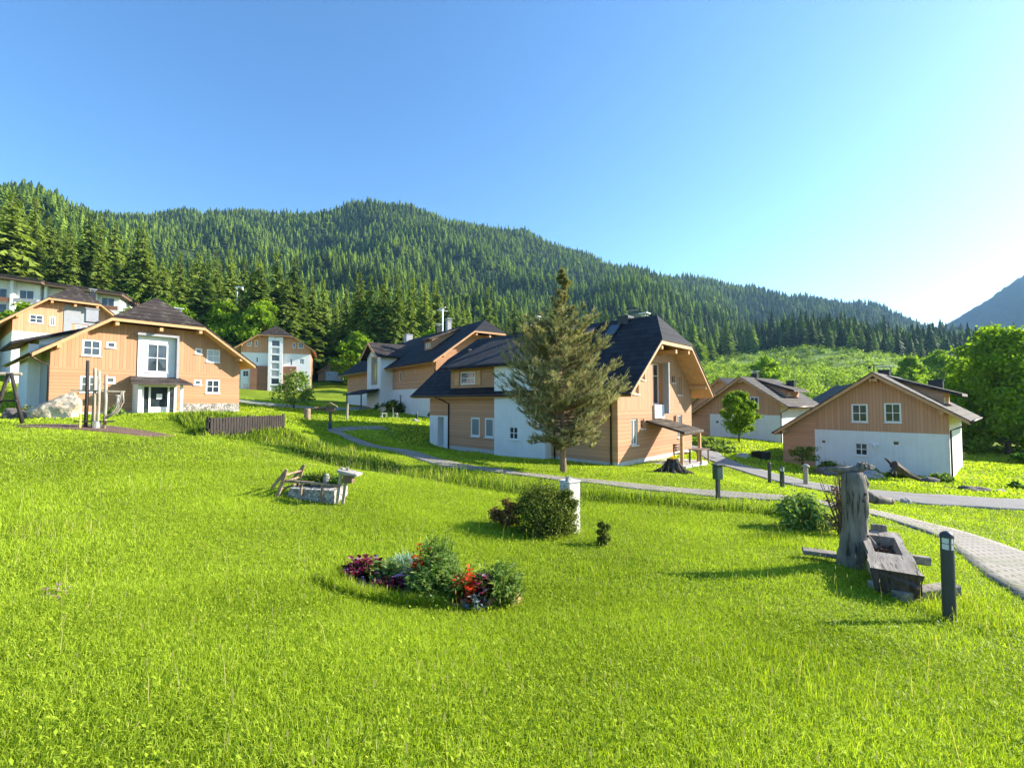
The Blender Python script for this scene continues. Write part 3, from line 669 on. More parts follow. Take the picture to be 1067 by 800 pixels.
# plank porch roof on posts
m=MB(); m.poly([(2.9,-.02,2.18),(5.35,-.02,2.18),(5.4,-2.1,1.66),(2.8,-2.1,1.66)][::-1]); m.poly([(2.9,-.02,2.06),(2.8,-2.1,1.54),(5.4,-2.1,1.54),(5.35,-.02,2.06)][::-1])
for a,b in (((2.9,-.02),(2.8,-2.1)),((2.8,-2.1),(5.4,-2.1)),((5.4,-2.1),(5.35,-.02))):
    za=2.18 if a[1]>-1 else 1.66; zb=2.18 if b[1]>-1 else 1.66; m.poly([(a[0],a[1],za-.12),(b[0],b[1],zb-.12),(b[0],b[1],zb),(a[0],a[1],za)])
m.build('porch_roof',M['tile_brown'],Mh,fix=True)
for x,y in ((2.95,-1.9),(5.25,-1.9)): MB().box(x-.07,x+.07,y-.07,y+.07,-.3,1.44).build('post',M['timber'],Mh)
MB().beam((2.88,-1.9,1.51),(5.32,-1.9,1.51),.12,.13).build('porch_beam',M['timber'],Mh)
MB().box(2.7,5.6,-2.2,-.02,-.6,-.02).build('porch_floor',M['plinth'],Mh)

# --- chalets of one type
def chalet(name,label,loc,heading,tile,det=True,dorm=True,group=None,flip=False):
    holes=[(4.02,4.86,3.13,4.28),(5.67,6.48,3.16,4.34),(4.14,4.81,1.02,1.82),(2.28,2.62,1.62,1.92),(6.0,6.38,1.75,2.08)] if det else [(5.9,6.7,3.13,4.28),(2.5,2.9,1.6,1.95)]
    h,pf,r,rf=house(name,label,loc,heading,8.55,8.4,-.35,2.28,9.45,3.35,5.27,6.2,6.1,tile,base=-1.2,of=.8,ob=.8,hipf=False,hipb=False,
      bands=[('wall','board_h2',0,1.96,None,None),('render_wall','render',1.96,None,None,2.57),('upper_wall','board_v2',1.96,None,2.57,None)],gable_holes=holes,
      left_bands=[('wall','board_h2',None,None,None,None)],right_bands=[('render_wall','render',None,None,None,None)],group=group)
    for q in holes: window(h,OX,DX,NF,*q,dp=.08,nx=2 if q[1]-q[0]>.5 else 1,nz=2 if q[1]-q[0]>.5 else 1,trim=.09 if q[2]>3 else 0,sill=q[2]<3 and q[1]-q[0]>.5)
    main=lambda x:3.35+r[3]*(9.45-x)
    if dorm: shed_dormer(h,1,8.15,9.0,4.92,5.4,6.18,2.6,6.4,main,M['tile_brown'],M['board_h2'],[(3.1,3.9,4.25,4.7)],over=.3)
    downpipe(h,[(9.5,-.5,3.3),(9.1,-.3,3.05),(8.62,-.07,2.8),(8.62,-.07,-.3)])
    return h
c0=R(138)
Rh=chalet('chalet','orange and white chalet at the right beside the road with two upper windows',(24.91-8.55*sin(c0),26-8.55*cos(c0),-4.46),138,M['tile_grey'])
chimney(Rh,7.4,7.6,4.2,5.9,.75,'metal_dark',False); chimney(Rh,5.1,4.2,5.6,6.55,.6,'metal_dark')
MB().tube([(4.9,2.0,6.0),(4.9,2.0,6.9)],.03,6).tube([(4.5,2.0,6.85),(5.4,2.0,6.85)],.02,6).box(4.6,4.75,1.95,2.05,6.6,6.8).build('aerial',M['metal_dark'],Rh)
MB().box(5.0,5.35,-.16,-.003,1.72,1.86).beam((5.1,-.1,1.8),(5.3,-.5,1.6),.14,.08).build('wall_lamp',M['white_paint'],Rh)
c1=R(139)
Sh=chalet('chalet','orange and white chalet behind the small round tree and the planters',(24.47-8.3*sin(c1),42-8.3*cos(c1),-3.86),139,M['tile_grey'],False)
chimney(Sh,7.6,6.0,4.2,5.9,.7,'metal_dark',False); chimney(Sh,5.2,3.2,5.6,6.6,.5,'metal_dark')
Jh=chalet('chalet','small distant chalet with a sunlit pale roof between the two larger chalets',(50.2,76,-3.5),112,M['tile_grey'],False,False)
Kh=chalet('chalet','distant chalet showing only a blue grey roof edge past the central house',(27.6,70,-2.9),150,M['tile'],False,True)
Dh=chalet('chalet','tiny orange and white chalet under the dark conifers left of the long house',(-52.5,123,g(-50,125)-.3),78,M['tile_brown'],False,False)

# --- tall house with the glazed tower (centre left)
hC=[(.95,1.75,9.45,10.6),(2.35,2.75,9.45,10.5),(9.0,9.5,9.4,10.4),(10.0,11.0,9.4,10.5),(10.2,11.1,6.15,7.2),(10.2,11.1,3.55,4.6),(10.2,11.1,1.0,2.05),(8.6,8.95,5.9,7.2),(2.6,2.95,6.3,7.3),(.4,1.35,3.5,4.6),(.4,1.35,1.0,2.1)]
cc=R(68)
Ch,_,rC,_=house('apartment_house','tall white and brown house with a glazed stair tower, far behind the bridge',(-40.85-12.3*sin(cc),92-12.3*cos(cc),1.3),68,12.3,14,-1.1,8.8,13.2,8.8,6.0,13.7,11.6,M['tile_left'],
  bands=[('render_wall','render',None,None,None,8.15),('upper_wall','board_v2',None,None,8.15,None)],gable_holes=hC,right_bands=[('wall','board_v',None,None,None,None)],left_bands=[('render_wall','render',None,None,None,None)],of=1.2)
for h in hC: window(Ch,OX,DX,NF,*h,dp=.1,nx=2 if h[1]-h[0]>.6 else 1,nz=2 if h[1]-h[0]>.6 else 1,trim=.12 if h[2]>8.2 else 0,sill=False)
for a,b in ((1.7,4.75),(7.3,9.75)): MB().box(a,b,-.5,-.003,-.5,5.6).build('brown_panel',M['brown_panel'],Ch)
tw=[(5.3,6.75,z,z+1.2) for z in (.6,2.0,3.55,5.0,6.55,8.0,9.45)]
m=MB(); wall(m,(0,-.8,0),DX,NF,4.75,7.3,-.5,lambda x:11.3,tw); wall(m,(4.75,0,0),(0,1,0),(-1,0,0),-.8,0,-.5,lambda x:11.3); wall(m,(7.3,0,0),(0,1,0),(1,0,0),-.8,0,-.5,lambda x:11.3)
m.build('stair_tower',M['render'],Ch)
for h in tw: window(Ch,(0,-.8,0),DX,NF,*h,dp=.1,nx=1,nz=1,sill=False)

# --- house behind the left one
hB=[(1.05,2.0,2.3,3.1),(2.45,2.85,2.2,3.1),(4.25,5.1,1.9,2.5),(1.0,1.6,-.4,.4)]
Bh,_,rB,_=house('timber_house','brown timber house up the slope behind the left house with a white gable panel',(-46.4,42,5.15),38,8.6,12,-1.1,1.85,9.3,1.85,4.1,6.4,4.75,M['tile_left'],base=-4.8,
  bands=[('render_wall','render',None,None,None,1.4),('upper_wall','board_v2',None,None,1.4,None)],gable_holes=hB,of=1.0,ob=1)
for h in hB: window(Bh,OX,DX,NF,*h,dp=.08,trim=.1,nz=1 if h[3]>3 and h[1]-h[0]<.6 else 2,sill=False)
MB().box(3.4,3.98,-.05,-.003,1.5,4.4).box(3.98,5.25,-.05,-.003,2.6,4.4).box(5.25,5.9,-.05,-.003,1.5,4.4).build('gable_panel',M['grey_paint'],Bh)
chimney(Bh,6.0,3.5,5.2,6.6,.5,'metal_dark')

# --- long two storey house behind the main one
LE=[(8.6,9.0,3.9,5.0),(6.9,7.2,4.6,4.95),(4.6,4.9,4.6,4.95),(8.3,9.0,1.5,2.5),(17.6,18.1,3.8,5.0),(20.2,20.5,4.3,4.7),(23.6,23.9,4.3,4.7)]
Eh,_,rE,_=house('apartment_house','long white and orange house behind the main house with a white gabled bay',(-7.2,43,-1.72),54,10.6,28.4,-.95,5.4,11.5,5.4,5.3,9.9,8.6,M['tile'],base=-.8,
  bands=[('render_wall','render',None,None,None,3.0),('upper_wall','board_h',None,None,3.0,None)],left_bands=[('render_wall','render',None,None,None,3.0),('upper_wall','board_h2',None,None,3.0,None)],left_holes=LE,of=1.4,ob=1.2)
for h in LE: window(Eh,OX,(0,1,0),(-1,0,0),*h,dp=.09,nx=1,nz=1,fw=.08,curtain=h[1]-h[0]>.45,sill=False)
mainE=lambda x:5.4+rE[2]*(x+.95)
m=MB(); pr=lambda y: 8.3-abs(y-13.2)*.62
wall(m,(-1.4,0,0),(0,1,0),(-1,0,0),10.9,15.5,-.6,pr,[(12.0,14.2,3.6,6.9,.25)],cuts=(13.2,))
for yy,s in ((10.9,-1),(15.5,1)): wall(m,(0,yy,0),(1,0,0),(0,s,0),-1.4,1.8,-.6,lambda x:6.85)
by=m.build('white_bay',M['render'],Eh); window(by,(-1.4,0,0),(0,1,0),(-1,0,0),12.0,14.2,3.6,6.9,dp=.2,nx=3,nz=3,sill=False,frame=M['timber'])
m=MB()
for s,ya in ((-1,10.3),(1,16.1)):
    za=8.55-abs(ya-13.2)*.62
    for t in (0,-.14): m.poly([(-2.1,ya,za+t),(-2.1,13.2,8.55+t),(4.0,13.2,8.55+t),(2.0,ya,za+t)],flip=(s<0)!=(t<0))
    m.poly([(-2.1,ya,za-.14),(-2.1,13.2,8.41),(-2.1,13.2,8.55),(-2.1,ya,za)])
m.build('bay_roof',M['tile_left'],by)
m=MB()
for ya in (10.3,16.1): za=8.38-abs(ya-13.2)*.62; m.beam((-2.14,ya,za),(-2.14,13.2,8.38),.05,.26)
m.build('bargeboard',M['timber'],by)
for ya in (3.6,20.5): shed_dormer(Eh,-1,1.3,.9,8.15,4.6,9.6,ya,ya+1.7,mainE,M['tile_brown'],M['board_v'],[(ya+.4,ya+1.3,7.3,7.8)],over=.25)
m=MB(); m.poly([(-1.42,11.2,3.15),(-1.42,17.6,3.15),(-3.6,17.8,2.55),(-3.6,11.0,2.55)]); m.poly([(-1.42,11.2,3.03),(-3.6,11.0,2.43),(-3.6,17.8,2.43),(-1.42,17.6,3.03)]); m.poly([(-3.6,11.0,2.43),(-3.6,17.8,2.43),(-3.6,17.8,2.55),(-3.6,11.0,2.55)])
m.build('porch_roof',M['tile'],Eh); MB().box(-3.4,-3.28,16.9,17.02,-.4,2.5).build('post',M['timber_dark'],Eh); MB().box(-3.4,-3.28,11.5,11.62,-.4,2.5).build('post',M['timber_dark'],Eh)
chimney(Eh,5.3,7.5,9.2,10.9,.5,'chimney'); chimney(Eh,5.2,10.0,9.2,10.6,.5,'metal_dark'); chimney(Eh,5.3,19,9.2,10.7,.9,'chimney',False)
m=MB().tube([(5.3,9.0,9.6),(5.3,9.0,12.6)],.09,8).tube([(4.6,9.0,12.4),(6.0,9.0,12.4)],.08,6).tube([(5.3,8.3,12.7),(5.3,9.7,12.7)],.08,6); m.build('aerial',M['steel'],Eh)
downpipe(Eh,[(-.95,-.8,5.3),(-.5,-.2,5.0),(-.07,.1,4.7),(-.07,.1,-.3)])

# --- long hotel block high on the left
Hh=empty('hotel_block',(-124,82,13.6),R(90-64),'long grey roofed block with white pillars high at the upper left edge','building')
# local x runs away to the right
HB=[(0,14,0,14.2),(14,27,1.6,13.2),(27,40,3.0,12.2)]
for i,(a,b,yb,zt) in enumerate(HB):
    MB().box(a,b,yb+1.6,yb+12,-2,zt-1.2).build('wall',M['render'],Hh)
    n=int((b-a)/4.2)
    for q in range(n):
        x=a+.6+q*(b-a-.6)/n
        MB().box(x,x+.45,yb+.2,yb+1.6,-2,zt-1).build('pillar',M['render'],Hh)
        for z in (1.6,4.8,8.0):
            if z+1.8<zt-1.0:
                wd=MB().box(x+.9,x+3.2,yb+1.54,yb+1.598,z,z+1.9).build('window',M['white_paint'],Hh)
                MB().box(x+1.0,x+2.0,yb+1.52,yb+1.54,z+.1,z+1.8).box(x+2.1,x+3.1,yb+1.52,yb+1.54,z+.1,z+1.8).build('pane',M['glass'],wd)
                MB().box(x+.45,x+(b-a-.6)/n,yb+.25,yb+.32,z-1.0,z-.1).build('balcony_panel',M['grey_paint'] if (q+i)%2 else M['brown_panel'],Hh)
    m=MB(); m.prism([(a-1.2,zt-.5),(b+1.2,zt-1.6),(b+1.2,zt-1.25),(a-1.2,zt-.15)],yb-1.2,yb+14); m.build('roof',M['tile_left'],Hh,fix=True)
    MB().prism([(a-1.1,zt-.95),(b+1.1,zt-2.05),(b+1.1,zt-1.61),(a-1.1,zt-.51)],yb-1.1,yb+13.9).build('fascia',M['timber_dark'],Hh,fix=True)
# ---------------------------------------------------------------- trees
def ribbons(V,F,T,p,q,wd,tint,w0=.5,w1=.5):
    """add one flat triangle pair; helper for small leaf faces (python lists)"""
    pass
def spruce_mesh(seed,layers=30,per=11,bare=.10,droop=.32,wid=.19):
    """crown for a 1 m tall conifer: whorls of drooping, ragged boughs"""
    r=np.random.default_rng(seed); V=[];F=[]; n=0
    for L in range(layers):
        f=(L+.5*r.random())/layers; z=bare+(1-bare)*f**.92; rad=wid*(1-f)**.85*(1+.12*r.normal())+.008
        if r.random()<.08: rad*=.6
        for b in range(per if f<.7 else max(5,per-4)):
            a=r.random()*2*pi; ln=rad*(.55+.6*r.random()); dx,dy=cos(a),sin(a); sx,sy=-dy,dx; zb=z; z=z+r.normal()*.012; droop=r.uniform(.1,.6)
            k=4 if f<.85 else 2
            up=.10*ln*(1-f)+ (.5*ln if f>.9 else 0)
            for s in range(k):
                t0=s/k; t1=(s+1.25)/k
                zz=lambda t: z+up*t*2-droop*ln*t*t
                for sg in (-1,1):
                    w=ln*(.30+.12*r.random())*(1-t0*.55)
                    x0,y0=dx*ln*t0,dy*ln*t0; x1,y1=dx*ln*t1,dy*ln*t1
                    xm,ym=x0*.45+x1*.55+sx*w*sg,y0*.45+y1*.55+sy*w*sg
                    V+= [(x0,y0,zz(t0)+.004),(x1,y1,zz(t1)),(xm,ym,zz((t0+t1)/2)-w*(.35+.5*r.random()))]
                    F.append((n,n+1,n+2)); n+=3
            z=zb
    return np.array(V),np.array(F)
SP=[]
for s,(w,l,b) in enumerate([(.17,34,.06),(.20,30,.10),(.15,34,.04),(.22,28,.12),(.13,30,.10)]):
    V,F=spruce_mesh(s+1,l,14,b,.35,w); SP.append(np_mesh('crown',V,F)); SP[-1].materials.append(M['spruce'])
tm=MB().tube([(0,0,-.06),(0,0,.25),(.002,0,.97)],[.014,.011,.002],7); TO=tm.build('trunk',M['trunk_far']); TM=TO.data; bpy.data.objects.remove(TO)
def spruce(x,y,h,kind,rot,label,group,name='spruce_tree',sx=1):
    e=empty(name,(x,y,g(x,y)-.1),rot,label,'tree',group)
    c=bpy.data.objects.new('crown',SP[kind]); t=bpy.data.objects.new('trunk',TM)
    for o in (c,t): COL.objects.link(o); o.parent=e; o.scale=(h*sx,h*sx,h)
    return e
# every forest position: a jittered grid over the slopes
def forest_points():
    pts=[]
    for (y0,y1,sp) in ((75,150,6.4),(150,280,7.2),(280,520,7.4),(520,1450,8.4)):
        xs=np.arange(-1.5*y1-40,1.45*y1,sp); ys=np.arange(y0,y1,sp)
        X,Y=np.meshgrid(xs,ys); X=X.ravel()+rng.uniform(-.45,.45,X.size)*sp; Y=Y.ravel()+rng.uniform(-.45,.45,Y.size)*sp
        k=(Y>=y0)&(Y<y1)&(X>-1.32*Y-12)&(X<1.25*Y)&forest_mask(X,Y); pts.append(np.c_[X[k],Y[k]])
    P=np.concatenate(pts)
    c=np.sin(P[:,0]*.021+1.3*np.sin(P[:,1]*.013))*np.sin(P[:,1]*.017+.8*np.sin(P[:,0]*.009))
    return P[rng.random(len(P))>np.clip((c-.72)*2.2,0,.8)]
FP=forest_points()
HOUSES=[(-40,98,15),(-50,125,13),(-104,90,13),(-92,96,12),(-76,104,11),(-118,84,15),(-25,68,18)]
for hx,hy,hr in HOUSES: FP=FP[np.hypot(FP[:,0]-hx,FP[:,1]-hy)>hr*.8]
# hidden behind the ridge: drop
FZ=G(FP[:,0],FP[:,1])
el=(FZ+26)/FP[:,1]; tt=FP[:,0]/FP[:,1]
vis=np.ones(len(FP),bool); bins=np.clip(((tt+1.5)/3*700).astype(int),0,699)
order=np.argsort(FP[:,1]); mx=np.full(700,-9.)
for i in order:
    b=bins[i]
    if el[i]<mx[b]-.012: vis[i]=False
    mx[b]=max(mx[b],FZ[i]/FP[i,1])
FP=FP[vis]; FZ=FZ[vis]
hgt=rng.triangular(10,17,26,len(FP))*(1-.25*(rng.random(len(FP))<.2))
hgt*=np.interp(FP[:,1],[0,120,180,300,900],[1.7,1.65,1.25,.95,.78])
sil=np.interp(pxof(FP[:,0],FP[:,1]),[0,50,100,150,200,300,380,480,600,700,790,1000],[194,206,218,228,246,262,280,296,300,318,330,352]); cap=FP[:,1]*(418-sil)/474-FZ; hgt=np.where(FP[:,1]<260,np.clip(hgt,9,np.maximum(cap,9)),hgt)
big=hgt/np.hypot(FP[:,0],FP[:,1]); inview=(FP[:,0]/FP[:,1]>-1.28)&(FP[:,0]/FP[:,1]<1.0)
idx=np.argsort(-big*inview)[:292]
SPL={0:('dark green spruce in the forest on the slope above the left houses','spruces above the left houses'),
     1:('tall green spruce at the foot of the wooded hill behind the central houses','spruces behind the central houses'),
     2:('green spruce on the lower edge of the wooded hill right of the central house','spruces at the right foot of the hill')}
for q in idx:
    x,y=FP[q]; px_=533.5+474*x/y; kd=0 if px_<240 else (1 if px_<620 else 2)
    spruce(x,y,float(hgt[q]),int(rng.integers(0,5)),float(rng.random()*6.28),SPL[kd][0],SPL[kd][1],sx=float(rng.uniform(.85,1.15)))
keep=np.ones(len(FP),bool); keep[idx]=False
# the rest of the forest as one object
def forest_mesh():
    P=FP[keep]; Z=FZ[keep]; H=hgt[keep]; Vs=[];Fs=[];Ts=[]; off=0
    D=np.hypot(P[:,0],P[:,1])
    for lo,hi,layers,per in ((0,330,12,9),(330,650,8,7),(650,3000,6,6)):
        m=(D>=lo)&(D<hi); n=m.sum()
        if not n: continue
        p=P[m];z=Z[m];h=H[m]; w=h*rng.uniform(.20,.34,n); tint=np.clip(rng.normal(.42,.26,n)+.12*np.sin(p[:,0]*.03)*np.sin(p[:,1]*.021),0,1)
        decid=(rng.random(n)<.05+.22*(np.sin(p[:,0]*.025+2)*np.sin(p[:,1]*.02)>.72))
        pxx=533.5+474*p[:,0]/p[:,1]; tint=np.clip(tint-.3*sstep(760,800,pxx),0,1); decid&=pxx<760; w=np.where(decid,w*1.5,w); tint=np.where(decid,.95,tint); h=np.where(decid,h*.62,h)  # tint lowered on the right-hand hill: its shade is put into the tree colour
        for L in range(layers):
            f=L/layers; a0=rng.random(n)*6.28
            prof=np.where(decid,np.sqrt(np.clip(1-(2*f-.75)**2*.8,0,1))*.8,(1-f)**.9)
            for b in range(per):
                a=a0+2*pi*b/per+rng.normal(0,.25,n); rr=w*prof*rng.uniform(.75,1.15,n)+.12
                zt=z+h*(f*.92+.05+1.25/layers*.92+.02)+rng.normal(0,.25,n); zt=np.minimum(zt,z+h)
                zb=z+h*(f*.92+.05)-rng.uniform(0,.35,n)*h/layers
                da=1.0*pi/per
                v0=np.c_[p[:,0],p[:,1],zt]
                v1=np.c_[p[:,0]+rr*np.cos(a-da)*.86,p[:,1]+rr*np.sin(a-da)*.86,zb+.25*h/layers]
                v2=np.c_[p[:,0]+rr*np.cos(a),p[:,1]+rr*np.sin(a),zb]
                v3=np.c_[p[:,0]+rr*np.cos(a+da)*.86,p[:,1]+rr*np.sin(a+da)*.86,zb+.25*h/layers]
                V=np.stack([v0,v1,v2,v3],1).reshape(-1,3); i=np.arange(n)[:,None]*4+off
                Fs.append(np.concatenate([i+[0,1,2],i+[0,2,3]])); Vs.append(V); Ts.append(np.repeat(np.clip(tint+rng.normal(0,.06,n),0,1),4)); off+=4*n
    return np.concatenate(Vs),np.concatenate(Fs),np.concatenate(Ts)
V,F,T=forest_mesh(); print('forest tris',len(F),'trees',int(keep.sum()))
tag(link('forest',np_mesh('forest',V,F,T),M['forest']),'dense dark conifer forest covering the hills behind the houses','forest',kind='stuff')

def leaf_cloud(centres,radii,n,size,seed,flat=.8,shell=.55):
    """leaf faces spread through clumps: n per clump"""
    r=np.random.default_rng(seed); C=np.repeat(centres,n,0); Rr=np.repeat(radii,n,0)
    d=r.normal(size=C.shape); d/=np.linalg.norm(d,axis=1)[:,None]; q=r.uniform(shell,1,len(C))**1.0
    q=np.where(r.random(len(C))<.25,r.uniform(.9,1.7,len(C)),q); P=C+d*Rr[:,None]*q[:,None]*np.array([1,1,flat])
    a=r.normal(size=C.shape); a/=np.linalg.norm(a,axis=1)[:,None]; nn=d*.7+r.normal(size=C.shape)*.6+np.array([0,0,.35]); nn/=np.linalg.norm(nn,axis=1)[:,None]
    u=np.cross(nn,a); u/=np.maximum(np.linalg.norm(u,axis=1)[:,None],1e-6); v=np.cross(nn,u); s=size*r.uniform(.6,1.3,len(C))[:,None]
    V=np.stack([P-u*s,P-v*s*.55,P+u*s,P+v*s*.55],1).reshape(-1,3); F=np.arange(len(C)*4).reshape(-1,4)
    return V,F
def broadleaf(name,label,x,y,h,w,seed,mat='decid',n=90,clumps=60,leaf=.16,bare=.18,group=None,trunkr=None,lean=0,top=1.0,cat='tree'):
    r=random.Random(seed); e=empty(name,(x,y,g(x,y)-.05),0,label,cat,group)
    C=[];Rd=[]; ch=h*(1-bare)
    tr=trunkr or h*.018
    tb=MB(); tb.tube([(0,0,-.2),(lean*.3,0,h*bare),(lean,0,h*.55),(lean*1.1,.1,h*.85)],[tr*1.3,tr,tr*.55,tr*.15],8)
    for i in range(clumps):
        f=(i+.5)/clumps; z=h*bare+ch*(.04+.96*f)
        prof=math.sin(pi*min(1,(f*.86+.12)))**.6*(1-.25*f*top)
        a=r.random()*2*pi; q=w*prof*math.sqrt(r.random())*.98*(.8+.35*r.random())
        c=(lean+q*cos(a),q*sin(a),z-.04*h*q/w); C.append(c); Rd.append(w*r.uniform(.14,.32)*(1-.35*f))
        if i%3==0:
            zb=max(h*bare*.9,z-q*.8); tb.tube([(lean*.6*zb/h,0,zb),(c[0]*.55,c[1]*.55,zb*.45+z*.55),c],[tr*.4,tr*.22,tr*.06],5)
    tb.build('trunk',M['bark'],e,smooth=True)
    V,F=leaf_cloud(np.array(C),np.array(Rd),n,leaf,seed)
    link('crown',np_mesh('crown',V,F),M[mat],e); return e
BL=[ # label, x, y, h, w, mat
 ('big leafy tree at the right edge behind the right chalet',44.3,40.8,10.9,4.5,'decid',.16),
 ('leafy tree cut by the right frame edge, beside the big one',52.5,43,10.2,4.6,'decid',.2),
 ('slender leafy tree between the right chalet and the big right tree',47,46,8.6,3.0,'decid',.18),
 ('leafy tree behind the big tree at the right edge, farther back',60,56,13,5.5,'decid',.24),
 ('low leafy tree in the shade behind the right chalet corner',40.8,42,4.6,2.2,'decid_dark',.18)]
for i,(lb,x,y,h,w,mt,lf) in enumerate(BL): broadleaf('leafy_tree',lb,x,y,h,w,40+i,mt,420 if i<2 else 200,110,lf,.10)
LG=[(-88,112,15,6,'leafy tree between the conifers directly above the left house ridge'),(-100,122,17,6,'leafy tree among conifers above the brown timber house roof'),(-34,104,11,4.5,'rounded leafy tree above the roof right of the glazed tower'),(-62,113,20,7.5,'bright green leafy tree before the conifers above the tall house roof'),(-71,112,19,6.5,'bright leafy tree behind the grey roof of the left house'),(-38.5,112,13,5.5,'green leafy tree under the conifers right of the tall house'),
 (-80,108,16,6,'leafy tree left of the chimneys of the left house'),(-16,92,13.5,5.5,'light green leafy tree behind the long house chimneys'),(-72,86,11,4.5,'leafy shrubby tree just right of the hotel block'),
 (-62,58,8.5,3.6,'leafy tree at the left frame edge below the hotel block'),(-58,46,6,3.4,'low green tree at the left frame edge beside the brown timber house'),(-82,88,9,4,'leafy tree in front of the hotel block pillars'),(-95,80,8,4,'leafy bush tree below the hotel block balconies'),
 (-30,118,15,5,'light green tree standing among dark spruces beyond the tiny chalet'),(-5,100,12,5,'small light green tree peeping over the main house roof')]
for i,(x,y,h,w,lb) in enumerate(LG): broadleaf('leafy_tree',lb,x,y,h,w,70+i,'decid',150,70,.34,.12)
for i,(x,y,h,w,lb) in enumerate([(84,96,8,4,'leafy tree far off between the right chalet and the valley forest'),(60,108,7,4,'round leafy tree in the scrub above the right chalet ridge'),(98,104,9,5,'leafy tree at the foot of the far forest, right of the chalets')]):
    broadleaf('leafy_tree',lb,x,y,h,w,90+i,'decid',110,46,.34,.08)
broadleaf('maple_tree','small round bright green tree on a thin stem before the white chalet wall',18.7,37.6,4.15,1.55,5,'decid_dark',260,46,.10,.24,trunkr=.06,top=.3)
broadleaf('leafy_shrub_tree','thin twiggy silver green tree in front of the tall house tower',-21.8,45.5,3.6,2.2,6,'herb_pale',70,46,.13,.2,trunkr=.07)
# scrub on the open slope across the valley
n=5200; px_=rng.uniform(600,1090,n); yy=np.exp(rng.uniform(np.log(66),np.log(560),n)); xx=(px_-533.5)/474*yy
k=~forest_mask(xx,yy)&(np.hypot(xx-50,yy-74)>9)&(np.hypot(xx-27,yy-70)>9)&~((yy<110)&(np.sin(xx*.15)*np.sin(yy*.2)>.1)); xx,yy=xx[k],yy[k]
C=np.c_[xx,yy,G(xx,yy)]; sz=rng.uniform(.7,1.9,len(xx))*np.interp(yy,[60,300,550],[.8,1.5,2.3]); C[:,2]+=sz*.35
V,F=leaf_cloud(C,sz,42,.30,99,.75,.45); sc_=np.repeat(np.interp(yy,[60,300,550],[.9,1.9,2.9]),42*4); ctr=V.reshape(-1,4,3).mean(1).repeat(4,0); V=ctr+(V-ctr)*sc_[:,None]
T=np.repeat(np.clip(rng.normal(.5,.38,len(xx)),0,1),42*4)
tag(link('hillside_scrub',np_mesh('hillside_scrub',V,F,T),M['scrub']),'light green scrub on the open slope across the valley','scrub',kind='stuff')
# larches and ragged trees on the skyline left
# ---------------------------------------------------------------- the pine in front of the main house
def pine():
    e=empty('pine_tree',(1.97,18.44,-2.92),0,'grey green pine with a bare lower trunk and thin pointed top before the central house','tree')
    r=random.Random(11); H=8.35
    tb=MB(); tr=lambda z: (.10*math.sin(z*1.1)+.10*max(0,1-z),.05*math.sin(z*1.7+1))
    zs=np.linspace(-.2,H*.97,16); tb.tube([(tr(z)[0],tr(z)[1],z) for z in zs],[.125*(1-z/H)**.8+.012 for z in np.maximum(zs,0)],9,wob=.08)
    tips=[]
    prof=lambda f: np.interp(f,[.13,.17,.24,.31,.42,.55,.68,.76,.82,.9,1.0],[.4,1.2,2.0,2.2,2.05,1.7,1.22,.68,.36,.24,.05])
    z=H*.125; 
    while z<H*.985:
        f=z/H; R_=float(prof(f)); nb=10 if f<.7 else 6
        for b in range(nb):
            a=r.random()*2*pi; ln=R_*r.uniform(.5,1.18)
            if math.sin(a*2+z*2.1)+math.sin(a*3-z*3.3+1)>1.2: continue
            x0,y0=tr(z); rise=r.uniform(.25,.7)+(.5 if f>.72 else 0)-(.35 if f<.2 else 0)
            path=[];m_=6
            for s in range(m_+1):
                t=s/m_; path.append((x0+cos(a)*ln*t,y0+sin(a)*ln*t,z+ln*(rise*t*t*1.0-.10*t)+r.uniform(-.03,.03)))
            tb.tube(path,[.035*(1-f*.7)*(1-t*.8) for t in np.linspace(0,1,m_+1)],4,cap=False)
            for s in range(1,m_+1):
                t=s/m_
                if t<.22 and f<.6: continue
                k=3+int(3*t) 
                for _ in range(k):
                    l2=ln*.23*r.uniform(.5,1.3)*(1.15-t*.5); a2=a+r.uniform(-1.15,1.15); p=path[s]
                    q=(p[0]+cos(a2)*l2,p[1]+sin(a2)*l2,p[2]+l2*r.uniform(.3,1.3)); tips.append((p,q))
            tips.append((path[-2],path[-1]))
        z+=H*.0155*(1 if f<.7 else 1.7)
    for zz in np.linspace(H*.8,H,10): x0,y0=tr(zz); tips.append(((x0,y0,zz-.18),(x0,y0,zz+.1)))
    tb.build('trunk',M['pinebark'],e,smooth=True)
    A_=np.array([t[0] for t in tips]);B_=np.array([t[1] for t in tips]); n=27
    rr=np.random.default_rng(3); A2=np.repeat(A_,n,0);B2=np.repeat(B_,n,0); t=rr.uniform(.05,1.05,len(A2))[:,None]; P=A2+(B2-A2)*t
    ax=B2-A2; ax/=np.maximum(np.linalg.norm(ax,axis=1)[:,None],1e-5); d=rr.normal(size=P.shape); d-= (d*ax).sum(1)[:,None]*ax; d/=np.linalg.norm(d,axis=1)[:,None]
    d=d*.8+ax*.75+np.array([0,0,.15]); ln=rr.uniform(.06,.125,len(P))[:,None]; sd=np.cross(d,ax); sd/=np.maximum(np.linalg.norm(sd,axis=1)[:,None],1e-5)
    w=.0085
    V=np.stack([P-sd*w,P+sd*w,P+d*ln],1).reshape(-1,3); F=np.arange(len(V)).reshape(-1,3); print('pine needles',len(F))
    rt=np.repeat(rr.random(len(A_)),n*3)
    link('crown',np_mesh('crown',V,F,rt),M['pine_t'],e)
M['pine_t']=foliage('pine_needles_tuft',(.11,.12,.05),(.42,.405,.215),.28,(.47,.37,.21),.1,island=False)
pine()
